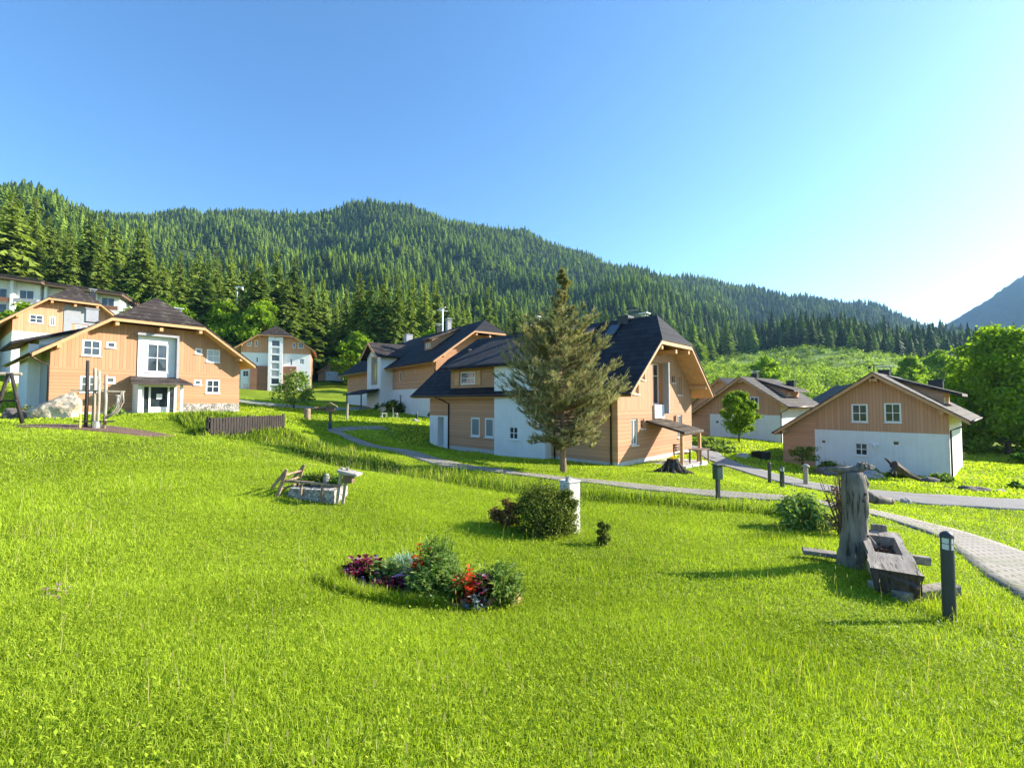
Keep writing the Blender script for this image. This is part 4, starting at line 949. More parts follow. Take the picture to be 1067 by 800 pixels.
# ---------------------------------------------------------------- shrubs and herbs
def herb(name,label,x,y,w,h,n,leaf,mat,seed,cat='plant',group=None,spread=.6,asp=.28,parent=None,dz=0,stems=True,up=.9,ww=1.0,rot=0):
    """plant of many bent leaves on stems growing from one foot"""
    r=np.random.default_rng(seed); z0=g(x,y)-.02+dz
    e=empty(name,(x,y,z0),rot,label,cat,group) if parent is None else parent
    ns=max(6,n//14); a=r.random(ns)*2*pi; q=np.sqrt(r.random(ns)); hx=h*r.uniform(.55,1.05,ns)*(1-.35*q**2)
    tip=np.c_[w*q*np.cos(a),ww*w*q*np.sin(a),hx]; root=tip*np.array([.35,.35,0])
    S=np.repeat(np.arange(ns),n//ns+1)[:n]; t=r.uniform(.2,1.0,n)[:,None]
    P=root[S]+(tip[S]-root[S])*t; d=r.normal(size=(n,3)); d[:,2]=np.abs(d[:,2])*up*.6+.1*up; d/=np.linalg.norm(d,axis=1)[:,None]
    s=np.cross(d,[0,0,1.]); s/=np.maximum(np.linalg.norm(s,axis=1)[:,None],1e-5); l=leaf*r.uniform(.6,1.3,n)[:,None]
    mid=P+d*l*.5+s*0; end=P+d*l-np.array([0,0,1])*l*.25
    V=np.stack([P,mid+s*l*asp,end,mid-s*l*asp],1).reshape(-1,3); F=np.arange(4*n).reshape(-1,4)
    if stems:
        m=MB()
        for i in range(ns): m.tube([tuple(root[i]*1+np.array([0,0,-.03])),tuple((root[i]+tip[i])/2+r.normal(0,.01,3)),tuple(tip[i])],[.006,.005,.003],4,cap=False)
        m.build('stems',M['herb'],e)
    link('leaves',np_mesh('leaves',V,F),M[mat],e); return e
def shrub(name,label,x,y,rx,ry,h,mat,seed,n=2600,leaf=.05,cat='shrub',clumps=26,group=None,dz=0):
    r=random.Random(seed); e=empty(name,(x,y,g(x,y)-.03+dz),0,label,cat,group); C=[];Rd=[];m=MB()
    for i in range(clumps):
        a=r.random()*2*pi; q=math.sqrt(r.random()); z=h*(.12+.8*r.random()*(1-.45*q*q)); rr=min(rx,h)*r.uniform(.22,.36)
        c=(rx*q*cos(a)*.85,ry*q*sin(a)*.85,z); C.append(c); Rd.append(rr); m.tube([(0,0,-.05),(c[0]*.4,c[1]*.4,z*.5),c],[.018,.011,.004],5,cap=False)
    m.build('stems',M['bark'],e); V,F=leaf_cloud(np.array(C),np.array(Rd),n//clumps,leaf,seed,.9,.4); V[:,2]=np.maximum(V[:,2],.01)
    link('leaves',np_mesh('leaves',V,F),M[mat],e); return e
# ---------------------------------------------------------------- garden things
# bollard lamps
def bollard(x,y,h,rx,label,group='dark bollard lamps'):
    z=g(x,y); e=empty('bollard_lamp',(x,y,z),.5,label,'bollard lamp',group)
    b=MB(); w=rx
    b.lathe([(w*1.0,-.1),(w,.0),(w,h*.80)],20).build('post',M['anthracite'],e,smooth=False)
    MB().lathe([(w*1.25,-.05),(w*1.25,.03),(w*1.02,.035)],20).build('foot_plate',M['anthracite'],e)
    l=MB().lathe([(w*.86,h*.80+.001),(w*.86,h*.93)],20).build('lantern',M['lens'],e,smooth=False)
    c=MB()
    for k_ in range(4): a=pi/4+k_*pi/2; c.tube([(w*.95*cos(a),w*.95*sin(a),h*.8),(w*.95*cos(a),w*.95*sin(a),h*.935)],.008,5)
    c.lathe([(w*1.0,h*.865),(w*1.0,h*.87)],20); c.build('cage',M['anthracite'],l)
    MB().lathe([(w*1.06,h*.93),(w*1.06,h*.945),(w*.98,h*.965),(w*.7,h*.985),(w*.3,h*.998),(.002,h)],20).build('cap',M['anthracite'],e,smooth=True)
M['lens']=plain('frosted_lens',(.62,.64,.66),.25,.05,4)
bollard(5.08,5.38,1.04,.062,'large dark bollard lamp at the lower right beside the hollow log trough')
bollard(10.94,18.56,.84,.085,'pale topped bollard lamp on the lawn left of the shrub by the right chalet')
bollard(-8.6,41.2,.75,.08,'small pale bollard lamp on the grass at the foot of the long house')
e=empty('garden_post',(11.3,20.1,g(11.3,20.1)),0,'thin dark post standing by the road left of the pale topped bollard','post')
MB().lathe([(.07,-.1),(.07,.86),(.05,.9),(.0,.905)],12).build('shaft',M['anthracite'],e)
# power box on a post beside the path
e=empty('power_post',(6.06,13.5,g(6.06,13.5)),.35,'dark green socket box on a slim post beside the paved path','utility post')
MB().box(-.045,.045,-.045,.045,-.1,.72).build('post',M['anthracite'],e); MB().box(-.05,.22,-.06,.06,-.02,.06).build('foot_plate',M['anthracite'],e)
b=MB().box(-.11,.11,-.10,.10,.58,.98).build('box',M['green_box'] if 'green_box' in M else plain('green_box',(.03,.07,.05),.5),e,bevel=.015)
MB().box(.115,.15,-.08,.08,.62,.92).build('socket_cover',M['steel'],b); MB().box(-.13,.17,-.12,.12,.985,1.03).build('box_lid',M['anthracite'],b,bevel=.01)

# hollow log fountain: standing trunk
T0=(5.31,7.16); zt=g(*T0)
e=empty('log_fountain_post',(T0[0],T0[1],zt),0,'weathered grey tree trunk post with branch stubs and a plank on top','fountain post')
random.seed(3)
zz=np.linspace(-.15,1.46,14); m=MB().tube([(.03*math.sin(z*2),.02*math.cos(z*3),z) for z in zz],[.190-.035*min(1,max(0,z)/1.4)+.012*math.sin(z*7)+(.035 if z<.1 else 0) for z in zz],18,wob=.045)
tk=m.build('trunk',M['oldwood'],e,smooth=True)
for (p,q,c,r0,r1) in (((.13,-.03,1.12),(.30,-.05,1.04),(.56,-.08,1.02),.075,.05),((.16,-.05,.45),(.26,-.08,.33),(.42,-.12,.24),.055,.03)):
    MB().tube([p,q,c],[r0*1.2,r0,r1],10,wob=.05).build('branch_stub',M['oldwood'],e,smooth=True)
MB().tube([(.15,-.02,1.40),(.21,-.03,1.28),(.17,-.04,1.16),(.22,-.05,1.04)],[.045,.035,.03,.04],8,wob=.15).build('branch_stub',M['oldwood'],e,smooth=True)
m=MB(); m.tube([(-.36,.05,1.50),(-.1,.02,1.49),(.14,0,1.50),(.24,0,1.53)],[.04,.06,.07,.04],10,wob=.12,sq=.8); m.build('top_plank',M['oldwood'],e,smooth=True)
rock('carved_knob',M['oldwood'],.09,.07,.09,5,3,.7,e,(.16,-.02,1.50),.5); rock('carved_knob',M['oldwood'],.08,.07,.07,9,3,.7,e,(.26,-.03,1.50),.5)
for a,z in ((-1.35,1.15),(-1.5,1.05),(-1.2,.52)):
    rr_=.205; MB().tube([(rr_*cos(a)-.0,rr_*sin(a),z),(rr_*cos(a)*1.07,rr_*sin(a)*1.07,z)],[.018,.018],9).build('knot_hole',M['metal_dark'],tk)
# trough
p0=Vector((5.86,7.35,-2.06)); p1=Vector((4.98,5.98,-2.20)); ax=(p1-p0); L=ax.length
e=empty('log_trough',(p0.x,p0.y,g(5.6,6.6)),math.atan2(ax.y,ax.x),'hollowed log water trough, cracked end towards the camera, beside the trunk post','trough')
zo=p0.z-g(5.6,6.6); sl=(p1.z-p0.z)/Vector((ax.x,ax.y)).length; L=Vector((ax.x,ax.y)).length
m=MB(); nA=16; S=18; ring=[]
for s in range(S+1):
    x=L*s/S; zc=zo+sl*x; w=.23+.035*s/S; row=[]
    for k_ in range(nA+1):
        a=pi+pi*k_/nA; q=1+.05*math.sin(5*a+s*.7)+.03*random.uniform(-1,1); q2=.6; row.append((x+(.03*math.sin(a*9)+.03*random.uniform(-1,1) if s==S else 0),w*math.copysign(abs(cos(a))**q2,cos(a))*q,zc-(.33 if s>9 else .30)*abs(sin(a))**q2*q))
    ring.append(row)
for s in range(S):
    for k_ in range(nA): m.poly([ring[s][k_],ring[s+1][k_],ring[s+1][k_+1],ring[s][k_+1]])
m.poly(ring[0]); m.mat(1).poly([(x+.004,y*.97,z-.004) for x,y,z in ring[S]],True).mat(0)
# top: rim strips, solid near part, hollow far part
c0_,c1_=.14,.60
for s in range(S):
    x0_,x1_=L*s/S,L*(s+1)/S; za,zb=zo+sl*x0_,zo+sl*x1_; a0,a1=ring[s][0],ring[s+1][0]; b0,b1=ring[s][-1],ring[s+1][-1]
    inner=.155
    if c0_<=(s+.5)/S<=c1_:
        m.poly([a0,a1,(x1_,-inner,zb),(x0_,-inner,za)][::-1]); m.poly([(x0_,inner,za),(x1_,inner,zb),b1,b0][::-1])
        for sg in (-1,1): m.poly([(x0_,sg*inner,za),(x1_,sg*inner,zb),(x1_,sg*.12,zb-.2),(x0_,sg*.12,za-.2)],sg<0)
        m.poly([(x0_,-.12,za-.2),(x1_,-.12,zb-.2),(x1_,.12,zb-.2),(x0_,.12,za-.2)])
        if not c0_<=(s-.5)/S: m.poly([(x0_,-inner,za),(x0_,inner,za),(x0_,.12,za-.2),(x0_,-.12,za-.2)])
        if not (s+1.5)/S<=c1_: m.poly([(x1_,inner,zb),(x1_,-inner,zb),(x1_,-.12,zb-.2),(x1_,.12,zb-.2)])
    else: m.poly([a0,a1,b1,b0][::-1])
tr_=m.build('log',[M['oldwood_x'],M['darkwood']],e,fix=False)
rr=random.Random(4)
q=MB()
for i in range(60):
    x=rr.uniform(L*.18,L*.58); y=rr.uniform(-.1,.1); z=zo+sl*x-.17+rr.uniform(0,.05); q.tube([(x,y,z),(x+rr.uniform(-.07,.07),y+rr.uniform(-.05,.05),z+.02)],[.015,.008],4)
q.build('leaf_litter',M['twig'],e)
MB().box(-.05,-.0+.02,-.10,.10,zo-.1,zo+.09).build('end_board',M['oldwood'],e,bevel=.01)
z6=g(5.3,6.2)
def sleeper(label,a,b,w,h): 
    o=MB().beam(a,b,w,h).build('sleeper',M['oldwood_y'],None,bevel=.012); tag(o,label,'timber block','old timber blocks by the trough'); return o
sleeper('grey timber block sticking out right of the trough near the bollard',(4.95,5.95,z6+.05),(5.86,6.12,z6+.09),.17,.13)
sleeper('grey plank end left of the standing trunk post',(4.80,7.62,g(4.8,7.6)+.10),(5.20,7.40,g(5.2,7.5)+.11),.22,.07)
sleeper('short timber stub under the near left side of the trough',(4.86,6.25,z6+.06),(5.15,6.3,z6+.07),.14,.13)
sleeper('dark timber stub poking out behind the trough',(5.75,6.85,g(5.9,6.9)+.28),(6.12,6.75,g(5.9,6.9)+.26),.10,.12)

# stone pillar
e=empty('stone_pillar',(1.10,8.72,g(1.1,8.72)),.62,'pale stone pillar half hidden behind the dark green bush','pillar')
rr=random.Random(2); m=MB(); z=-.1
MB().box(-.15,.15,-.14,.14,-.1,.94).build('shaft',M['pillar'],e,bevel=.02)
MB().box(-.16,.155,-.15,.15,.943,.985).build('cap',M['pillar'],e,bevel=.015); rock('finial',M['greyrock'],.07,.07,.07,3,3,.1,e,(-.10,-.06,.97),.6)
shrub('evergreen_bush','dense dark green bush left of the stone pillar',.62,8.45,.60,.44,.95,'bush',21,16000,.020,clumps=60)
shrub('evergreen_bush','yellow green upright shrub hugging the stone pillar',.98,8.42,.24,.2,1.0,'bush',22,6500,.02,clumps=26)
shrub('barberry_bush','small reddish bush left of the dense dark bush',-.12,8.75,.30,.26,.66,'twigleaf',23,2200,.03,clumps=22)
M_=M
shrub('dwarf_conifer','small spiky dark conifer in the grass right of the pillar',1.60,7.9,.13,.13,.58,'bush',24,2600,.02,clumps=22)

# flower bed
bx,by=-.95,5.35
m=MB()
ell=[(bx+1.0*cos(a)*1.0-.18*sin(a),by-.02+.40*sin(a)) for a in np.linspace(0,2*pi,57)[:-1]]
m2=[]
for i,(x,y) in enumerate(ell):
    if i%2==0: 
        x2,y2=ell[(i+2)%56]; z=g((x+x2)/2,(y+y2)/2)+.05*(x>bx+.3)-.035*(x<bx)
        m.beam((x,y,z),(x*.06+x2*.94,y*.06+y2*.94,z),.07,.12)
tag(m.build('bed_edging',M['terracotta'],None,bevel=.008),'low brick edging ring of the flower bed','edging')
V=[(bx,by,g(bx,by)+.06)]+[(bx+(x-bx)*.95,by+(y-by)*.95,g(x,y)+.035) for x,y in ell]; me=bpy.data.meshes.new('flower_bed_soil'); me.from_pydata(V,[],[[0,i+1,(i+1)%56+1] for i in range(56)]); me.update()
tag(link('flower_bed_soil',me,M['mulch']),kind='structure')
gp='plants in the flower bed'
herb('heuchera','dark red leaved clump at the left end of the flower bed',-1.78,5.50,.25,.33,800,.075,'red_leaf',31,group=gp,asp=.42,up=.9)
herb('heuchera','small dark purple leaved clump in the front middle of the flower bed',-1.40,5.24,.19,.25,420,.065,'red_leaf',32,group=gp,asp=.42)
herb('fescue_grass','pale blue tuft of fine grass at the back of the flower bed',-1.38,5.84,.17,.2,1800,.2,'blue_leaf',33,group=gp,asp=.02,stems=False,up=2.0)
herb('lady_mantle','yellow green leafy clump between the red leaved clumps',-1.52,5.48,.22,.30,800,.07,'herb_pale',34,group=gp,asp=.45)
herb('silver_plant','silvery pink foliage clump behind the small purple clump',-1.14,5.52,.17,.34,600,.055,'pinkish',35,group=gp,asp=.25)
herb('perennial','large bushy dark green plant in the middle of the flower bed',-.80,5.15,.40,.50,3200,.065,'herb_pale',36,group=gp,asp=.22)
herb('perennial','tall thin light green plant rising at the back of the flower bed',-.88,5.5,.26,.72,1500,.065,'herb_pale',37,group=gp,asp=.22)
herb('perennial','feathery green plant at the right end of the flower bed',-.14,5.12,.28,.50,2000,.085,'herb_pale',38,group=gp,asp=.14,up=1.6)
herb('silver_plant','small blue silver clump at the front right of the flower bed',-.40,4.95,.15,.26,700,.055,'silver_leaf',39,group=gp,asp=.2)
herb('heuchera','dark bronze leaved clump under the red flowers at the right',-.33,5.02,.17,.40,440,.07,'red_leaf',40,group=gp,asp=.42)
herb('azalea','bright red flower cluster at the right of the flower bed',-.48,5.0,.17,.47,420,.06,'red_flower',41,group=gp,asp=.4)
herb('azalea','orange red flowers at the back left of the big green plant',-1.05,5.38,.15,.60,260,.055,'red_flower',42,group=gp,asp=.4)
herb('pansy','dark violet pansies along the left front edge of the flower bed',-1.68,5.14,.24,.15,300,.04,'violet',43,group=gp,asp=.45)
herb('clover_flower','pink clover heads in the meadow at the left frame edge',-4.05,4.05,.14,.17,60,.03,'pink_flower',44,cat='flower',asp=.4)
herb('dandelion','yellow flowers low in the near meadow',-1.35,2.45,.06,.05,16,.018,'yellow_flower',45,cat='flower',asp=.5)

# rustic cart planter with two end frames
cx,cy=-3.95,9.35; e=empty('cart_planter',(cx,cy,g(cx,cy)),-.08,'rustic wooden cart planter filled with gravel and plants, ladder frame at its left','planter')
V_=MB(); V_.prism([(-.55,-.05),(.46,-.05),(.46,.20),(-.46,.24)],-.26,.36); V_.build('gravel_fill',M['gravel'],e)
# left wheel-like frame, tilted
m=MB()
for y in (-.34,.30):
    m.beam((-.70,y,-.05),(-.50,y+.02,.60),.045,.06)
    m.beam((-.78,y,.25),(-.47,y,.62),.035,.05)
for z in (.08,.22,.36,.50): m.tube([(-.69+z*.3,-.34,z),(-.69+z*.3,.32,z)],.022,7)
m.build('ladder_frame',M['redwood'],e)
m=MB()
for z,y in ((.36,-.3),(.34,.36)): m.tube([(-.56,y,z+.03),(0,y,z),(.58,y,z-.06)],[.03,.028,.03],8)
for x in (-.2,.22): m.tube([(x,-.31,-.05),(x+.02,-.31,.36)],.022,7)
m.build('side_rail',M['redwood'],e)
for x in (.56,.68): MB().beam((x-.04,-.26,-.05),(x+.04,-.24,.66),.06,.05).build('post',M['palewood'],e)
MB().box(.60,.92,-.36,-.14,.52,.56).prism([(.56,.58),(.96,.50),(.97,.54),(.57,.63)],-.38,-.1).build('small_roof',M['greyrock'],e)
MB().box(.66,.84,-.31,-.18,.36,.52).build('nest_box',M['timber_dark'],e)
MB().lathe([(.05,.26),(.07,.30),(.07,.40),(.045,.45),(.05,.47)],14,(.12,.1)).build('milk_can',M['greyrock'],e,smooth=True)
for i,(dx,dy,w_,h_,mt) in enumerate(((-.25,.1,.2,.2,'herb'),(.0,.12,.2,.32,'bush'),(.33,.1,.22,.3,'herb'))):
    herb('planter_plant',['low green plant in the cart planter, left','dark green plant in the cart planter beside the milk can','green trailing plant in the cart planter, right'][i],cx+dx,cy+dy,w_,h_,500,.06,mt,51+i,dz=.26,group='plants in the cart planter')
# wooden bridge
P0=Vector((-13.9,20.8,0)); P1=Vector((-12.6,25.0,0)); dd=(P1-P0); Lb=dd.length; e=empty('wooden_bridge',(P0.x,P0.y,-1.6),math.atan2(dd.y,dd.x),'dark weathered plank footbridge over the ditch','bridge')
MB().box(0,Lb,-.1,1.5,.02,.09).build('deck',M['fencewood'],e); MB().box(-.1,Lb+.1,-.2,-.08,-.22,.05).build('beam',M['fencewood'],e); MB().box(-.1,Lb+.1,1.5,1.62,-.22,.05).build('beam',M['fencewood'],e)
rr=random.Random(6)
for y in (-.17,):
    m=MB(); n_=int(Lb/.15)
    for i in range(n_): x=.02+i*Lb/n_; m.box(x,x+.125,y-.015,y+.015,.08,.84+rr.uniform(-.02,.03))
    rl=m.build('railing',M['fencewood'],e); MB().box(-.05,Lb+.05,y+.016,y+.06,.66,.75).box(-.05,Lb+.05,y+.016,y+.06,.25,.35).build('rail',M['fencewood'],rl)
    for x in (0,Lb/2,Lb): MB().box(x-.06,x+.06,y+.062,y+.16,-.3,.90).build('post',M['fencewood'],e)
# carved signpost with a birdhouse roof
x,y=-12.12,30.4; e=empty('birdhouse_post',(x,y,g(x,y)),.3,'dark post carrying a brown log birdhouse beside the curving path','birdhouse')
MB().box(-.09,.09,-.09,.09,-.1,1.15).build('post',M['timber_dark'],e); MB().box(-.11,.11,-.11,.11,-.1,.42).build('post_foot',M['blue_dark'],e)
MB().box(-.28,.28,-.2,.2,1.15,1.5).build('box',M['timber_dark'],e); MB().prism([(-.45,1.45),(0,1.72),(.45,1.45),(.45,1.50),(0,1.78),(-.45,1.50)],-.3,.3).build('roof',M['redwood'],e,fix=True)
MB().tube([(-1.0,0,1.38),(-.28,0,1.34)],[.10,.09],8,wob=.1).build('log',M['timber_dark'],e)
x,y=-15.0,33.4; tag(MB().lathe([(.22,-.1),(.22,.75),(.18,.8),(0,.8)],12).build('wooden_bin',M['redwood'],None,(x,y,g(x,y))),'short brown wooden post stump beyond the footbridge','post')
x,y=-13.2,36.5; tag(MB().tube([(0,0,-.1),(.02,0,1.25)],[.09,.08],8).build('wooden_post',M['palewood'],None,(x,y,g(x,y))),'pale wooden post on the lawn before the long house','post')
# play poles
x,y=-16.75,18.3; e=empty('play_poles',(x,y,g(x,y)),.45,'cluster of pale upright poles with a hanging curved band on the mulch bed','play structure')
for (dx,dy,h,r_,mt) in ((-.28,0,2.75,.06,'fencewood'),(-.08,.1,2.45,.06,'palewood'),(.10,-.05,2.35,.055,'palewood'),(.28,.08,2.2,.055,'palewood')):
    MB().tube([(dx,dy,-.1),(dx+.02,dy,h*.5),(dx,dy,h)],[r_*1.1,r_,r_*.9],9).build('pole',M[mt],e,smooth=True)
MB().beam((-.75,0,1.55),(.9,.1,1.52),.05,.07).build('cross_rail',M['palewood'],e); MB().beam((-.6,0,.32),(.6,.1,.30),.28,.05).build('step_board',M['fencewood'],e)
m=MB()
for q in (0,.07,.14): m.tube([(.85-q*.3,.05,1.5),(.88-q,.05,1.1),(.72-q,.05,.7),(.35-q*.5,.05,.42)],.028,7)
m.build('hanging_band',M['palewood'],e,smooth=True)
MB().lathe([(.13,.02),(.14,.3),(.1,.34)],14,(.05,.0)).build('pole_collar',M['steel'],e)
MB().tube([(-.38,-.2,-.05),(-.38,-.2,.62)],.035,8).build('marker_stake',M['yellow_paint'],e)
# swing frame at the left edge
x,y=-20.9,18.9; e=empty('swing_frame',(x,y,g(x,y)),-.2,'weathered wooden A frame swing at the left frame edge','swing')
for q in ((-.75,-.1),(.75,.1)): MB().tube([(q[0]*.9,q[1],-.1),(q[0]*.10,0,2.1)],[.075,.06],8).build('leg',M['fencewood'],e,smooth=True)
MB().tube([(-.45,0,.95),(.45,0,.95)],.045,8).build('brace',M['fencewood'],e); MB().tube([(.0,.4,2.08),(-2.4,-1.9,2.05)],.07,8).build('cross_beam',M['palewood'],e)
for q in ((-.6,-.3),(.6,-.1)): MB().tube([(-2.4+q[0],-1.9+q[1],-.3),(-2.4,-1.9,2.05)],[.075,.06],8).build('leg',M['palewood'],e,smooth=True)
for q in (.35,.6):
    MB().tube([(-2.4*q,.4-2.3*q,2.0),(-2.4*q,.4-2.3*q,.5)],.012,5).build('rope',M['palewood'],e)
MB().beam((-2.4*.33,.4-2.3*.33,.5),(-2.4*.62,.4-2.3*.62,.5),.2,.03).build('seat',M['fencewood'],e)
# boulder and stones
tag(rock('boulder',M['boulder'],1.2,.8,1.15,4,4,.30,None,(-22.4,22.4,g(-22.4,22.4)-.05)),'big pale limestone boulder in front of the left timber house','boulder')
tag(rock('boulder',M['darkrock'],.7,.5,.5,8,3,.4,None,(-24.4,22.4,g(-24.4,22.4)-.05)),'dark brown rock against the left side of the pale boulder','boulder')
for i,(x,y,sx,sz,mt,lb) in enumerate([(21.9,21.6,.75,.22,'darkrock','flat dark stone on the lawn right of the chalet'),(22.6,21.3,.28,.14,'greyrock','small pale stone at the right end of the flat dark stone'),(15.2,18.0-.3,.22,.26,'greyrock','small pointed stone at the near road edge'),
   (14.9,29.6,.55,.28,'greyrock','pale stone by the road before the planters'),(16.9,24.6,.8,.35,'darkrock','left stone of the rock garden before the right chalet'),(18.9,24.4,.9,.4,'greyrock','middle stone of the rock garden before the right chalet'),(21.9,24.0,.6,.3,'darkrock','right stone of the rock garden before the right chalet'),
   (-23.1,26.6,.3,.25,'greyrock','small stone beside the slim grey post near the porch'),(-8.5,40.2,.4,.2,'greyrock','low stone on the lawn under the long house'),(-15.2,60,1.1,.8,'boulder','pale boulder on the grass right of the tall house')]):
    tag(rock('stone',M[mt],sx,sx*.7,sz,20+i,3,.4,None,(x,y,g(x,y)-.04)),lb,'stone','garden stones')
x,y=-23.6,27.2; tag(MB().tube([(0,0,-.1),(.03,0,1.1)],[.08,.06],8).lathe([(.12,1.08),(.12,1.16),(.05,1.2)],10,(.03,0)).build('garden_post',M['greyrock'],None,(x,y,g(x,y))),'slim grey post on the lawn left of the porch','post')
# driftwood in the rock garden
x,y=20.3,23.7; e=empty('root_stump',(x,y,g(x,y)-.05),.2,'dark upturned root leaning in the rock garden before the right chalet','root stump')
rr=random.Random(8); m=MB()
m.tube([(-.7,0,.9),(-.3,0,.7),(.3,0,.35),(1.0,0,.08)],[.22,.2,.15,.08],9,wob=.2)
for i in range(9): a=rr.uniform(0,6.28); m.tube([(-.6,0,.8),(-.75+.3*cos(a),.2*sin(a),.8+.25*sin(a)),(-.8+.5*cos(a),.35*sin(a),.8+.4*sin(a))],[.1,.06,.02],6,wob=.2)
m.build('roots',M['darkwood'],e)
# stump with yellow flowers near the porch
x,y=6.75,19.2; e=empty('tree_stump',(x,y,g(x,y)-.05),0,'spreading grey tree stump planter in front of the porch','tree stump')
rr=random.Random(12); m=MB().lathe([(.62,-.05),(.42,.15),(.30,.35),(.25,.55),(.24,.62)],14)
for i in range(11): a=2*pi*i/11+rr.uniform(-.2,.2); l=rr.uniform(.6,1.15); m.tube([(.2*cos(a),.2*sin(a),.42),(.45*cos(a),.45*sin(a),.16),(l*cos(a+.15),l*sin(a+.15),-.03)],[.12,.09,.04],7,wob=.15)
m.build('stump',M['fencewood'],e,smooth=False)
herb('pansy','yellow flowers growing on top of the spreading stump',x,y,.24,.20,170,.07,'yellow_flower',61,dz=.55,cat='flower',asp=.45)
# bench and table under the porch
a_=R(90-43); bxy=lambda u,v: (5.10+u*sin(R(43))-v*cos(R(43)),22+u*cos(R(43))+v*sin(R(43)))
x,y=bxy(4.4,-2.2); e=empty('picnic_table',(x,y,-3.2),a_,'dark garden table under the plank porch roof','table')
MB().box(-.6,.6,-.35,.35,.70,.74).build('tabletop',M['timber_dark'],e)
for q in ((-.5,-.28),(.5,-.28),(-.5,.28),(.5,.28)): MB().box(q[0]-.03,q[0]+.03,q[1]-.03,q[1]+.03,0,.70).build('leg',M['timber_dark'],e)
x,y=bxy(4.4,-1.3); e=empty('garden_bench',(x,y,-3.2),a_,'dark slatted bench under the porch, behind the table','bench')
m=MB()
for q in range(3): m.box(-.6,.6,-.2+q*.14,-.09+q*.14,.42,.45)
m.build('seat',M['timber_dark'],e); m=MB()
for q in range(3): m.box(-.6,.6,.21,.24,.55+q*.14,.65+q*.14)
m.build('backrest',M['timber_dark'],e)
for q in (-.55,.55): MB().box(q-.03,q+.03,-.2,-.14,0,.42).build('leg',M['timber_dark'],e); MB().box(q-.03,q+.03,.17,.23,0,.95).build('leg',M['timber_dark'],e)
# planters by the road
for x,y,w_,lb in ((17.2,31.6,.42,'square black planter box on the lawn before the far chalet'),(20.2,33.0,.33,'black planter tub close to the left corner of the right chalet')):
    e=empty('planter_box',(x,y,g(x,y)-.03),.4,lb,'planter','black planters'); m=MB()
    m.box(-w_,w_,-w_,-w_+.06,0,.55).box(-w_,w_,w_-.06,w_,0,.55).box(-w_,-w_+.06,-w_+.06,w_-.06,0,.55).box(w_-.06,w_,-w_+.06,w_-.06,0,.55).box(-w_+.06,w_-.06,-w_+.06,w_-.06,.0,.4)
    m.build('box',M['metal_dark'],e)
    rm=MB().box(-w_-.03,w_+.03,-w_-.03,-w_+.02,.552,.58).box(-w_-.03,w_+.03,w_-.02,w_+.03,.552,.58).build('rim',M['anthracite'],e)
# chopping post and low pines before the right chalet
x,y=13.4,20.9; e=empty('lantern_post',(x,y,g(x,y)),0,'short pale wooden post with a domed top beside the road by the right chalet','post')
MB().lathe([(.10,-.1),(.10,.82)],12).build('shaft',M['palewood'],e); MB().lathe([(.16,.822),(.17,.86),(.10,.93),(0,.96)],12).build('cap',M['greyrock'],e,smooth=True)
for i in range(3): pass
def bonsai(x,y,h,w,label,seed):
    e=empty('dwarf_pine',(x,y,g(x,y)-.05),0,label,'shrub'); r=random.Random(seed); C=[];Rd=[];m=MB().tube([(0,0,-.1),(.05,0,h*.5),(0,0,h*.9)],[.07,.05,.02],6)
    for i in range(16):
        a=r.random()*6.28; q=w*r.uniform(.3,1); z=h*(.45+.5*(i/16)); C.append((q*cos(a)*(1.2-z/h*.5),q*sin(a)*(1.2-z/h*.5),z)); Rd.append(w*.38); m.tube([(0,0,z*.8),C[-1]],[.025,.01],4)
    m.build('trunk',M['bark'],e); V,F=leaf_cloud(np.array(C),np.array(Rd),150,.05,seed,.3,.2); link('crown',np_mesh('crown',V,F),M['bush'],e)
bonsai(16.6,26.2,1.35,.8,'low flat topped dwarf pine at the left wall of the right chalet',5)
shrub('twiggy_shrub','bare brown twiggy shrub left of the standing trunk post',6.75,9.4,.34,.3,1.45,'twig',71,900,.03,clumps=30)
m=MB(); rr=random.Random(9)
for i in range(34):
    a=rr.random()*6.28; q=rr.uniform(.1,.5); p=[(0,0,0),(q*.4*cos(a),q*.4*sin(a),.5),(q*cos(a),q*sin(a),rr.uniform(1.0,1.6))]; m.tube(p,[.016,.01,.004],4)
o=bpy.data.objects['twiggy_shrub']; m.build('branches',M['twig'],o)
shrub('elder_bush','pale leafy bush at the path left of the standing trunk post',6.25,9.9,.55,.45,.80,'herb_pale',72,3600,.05,clumps=30)
shrub('elder_bush','light green bush between the paved path and the twiggy shrub',7.15,11.3,.40,.35,.75,'herb_pale',73,2200,.05,clumps=22)
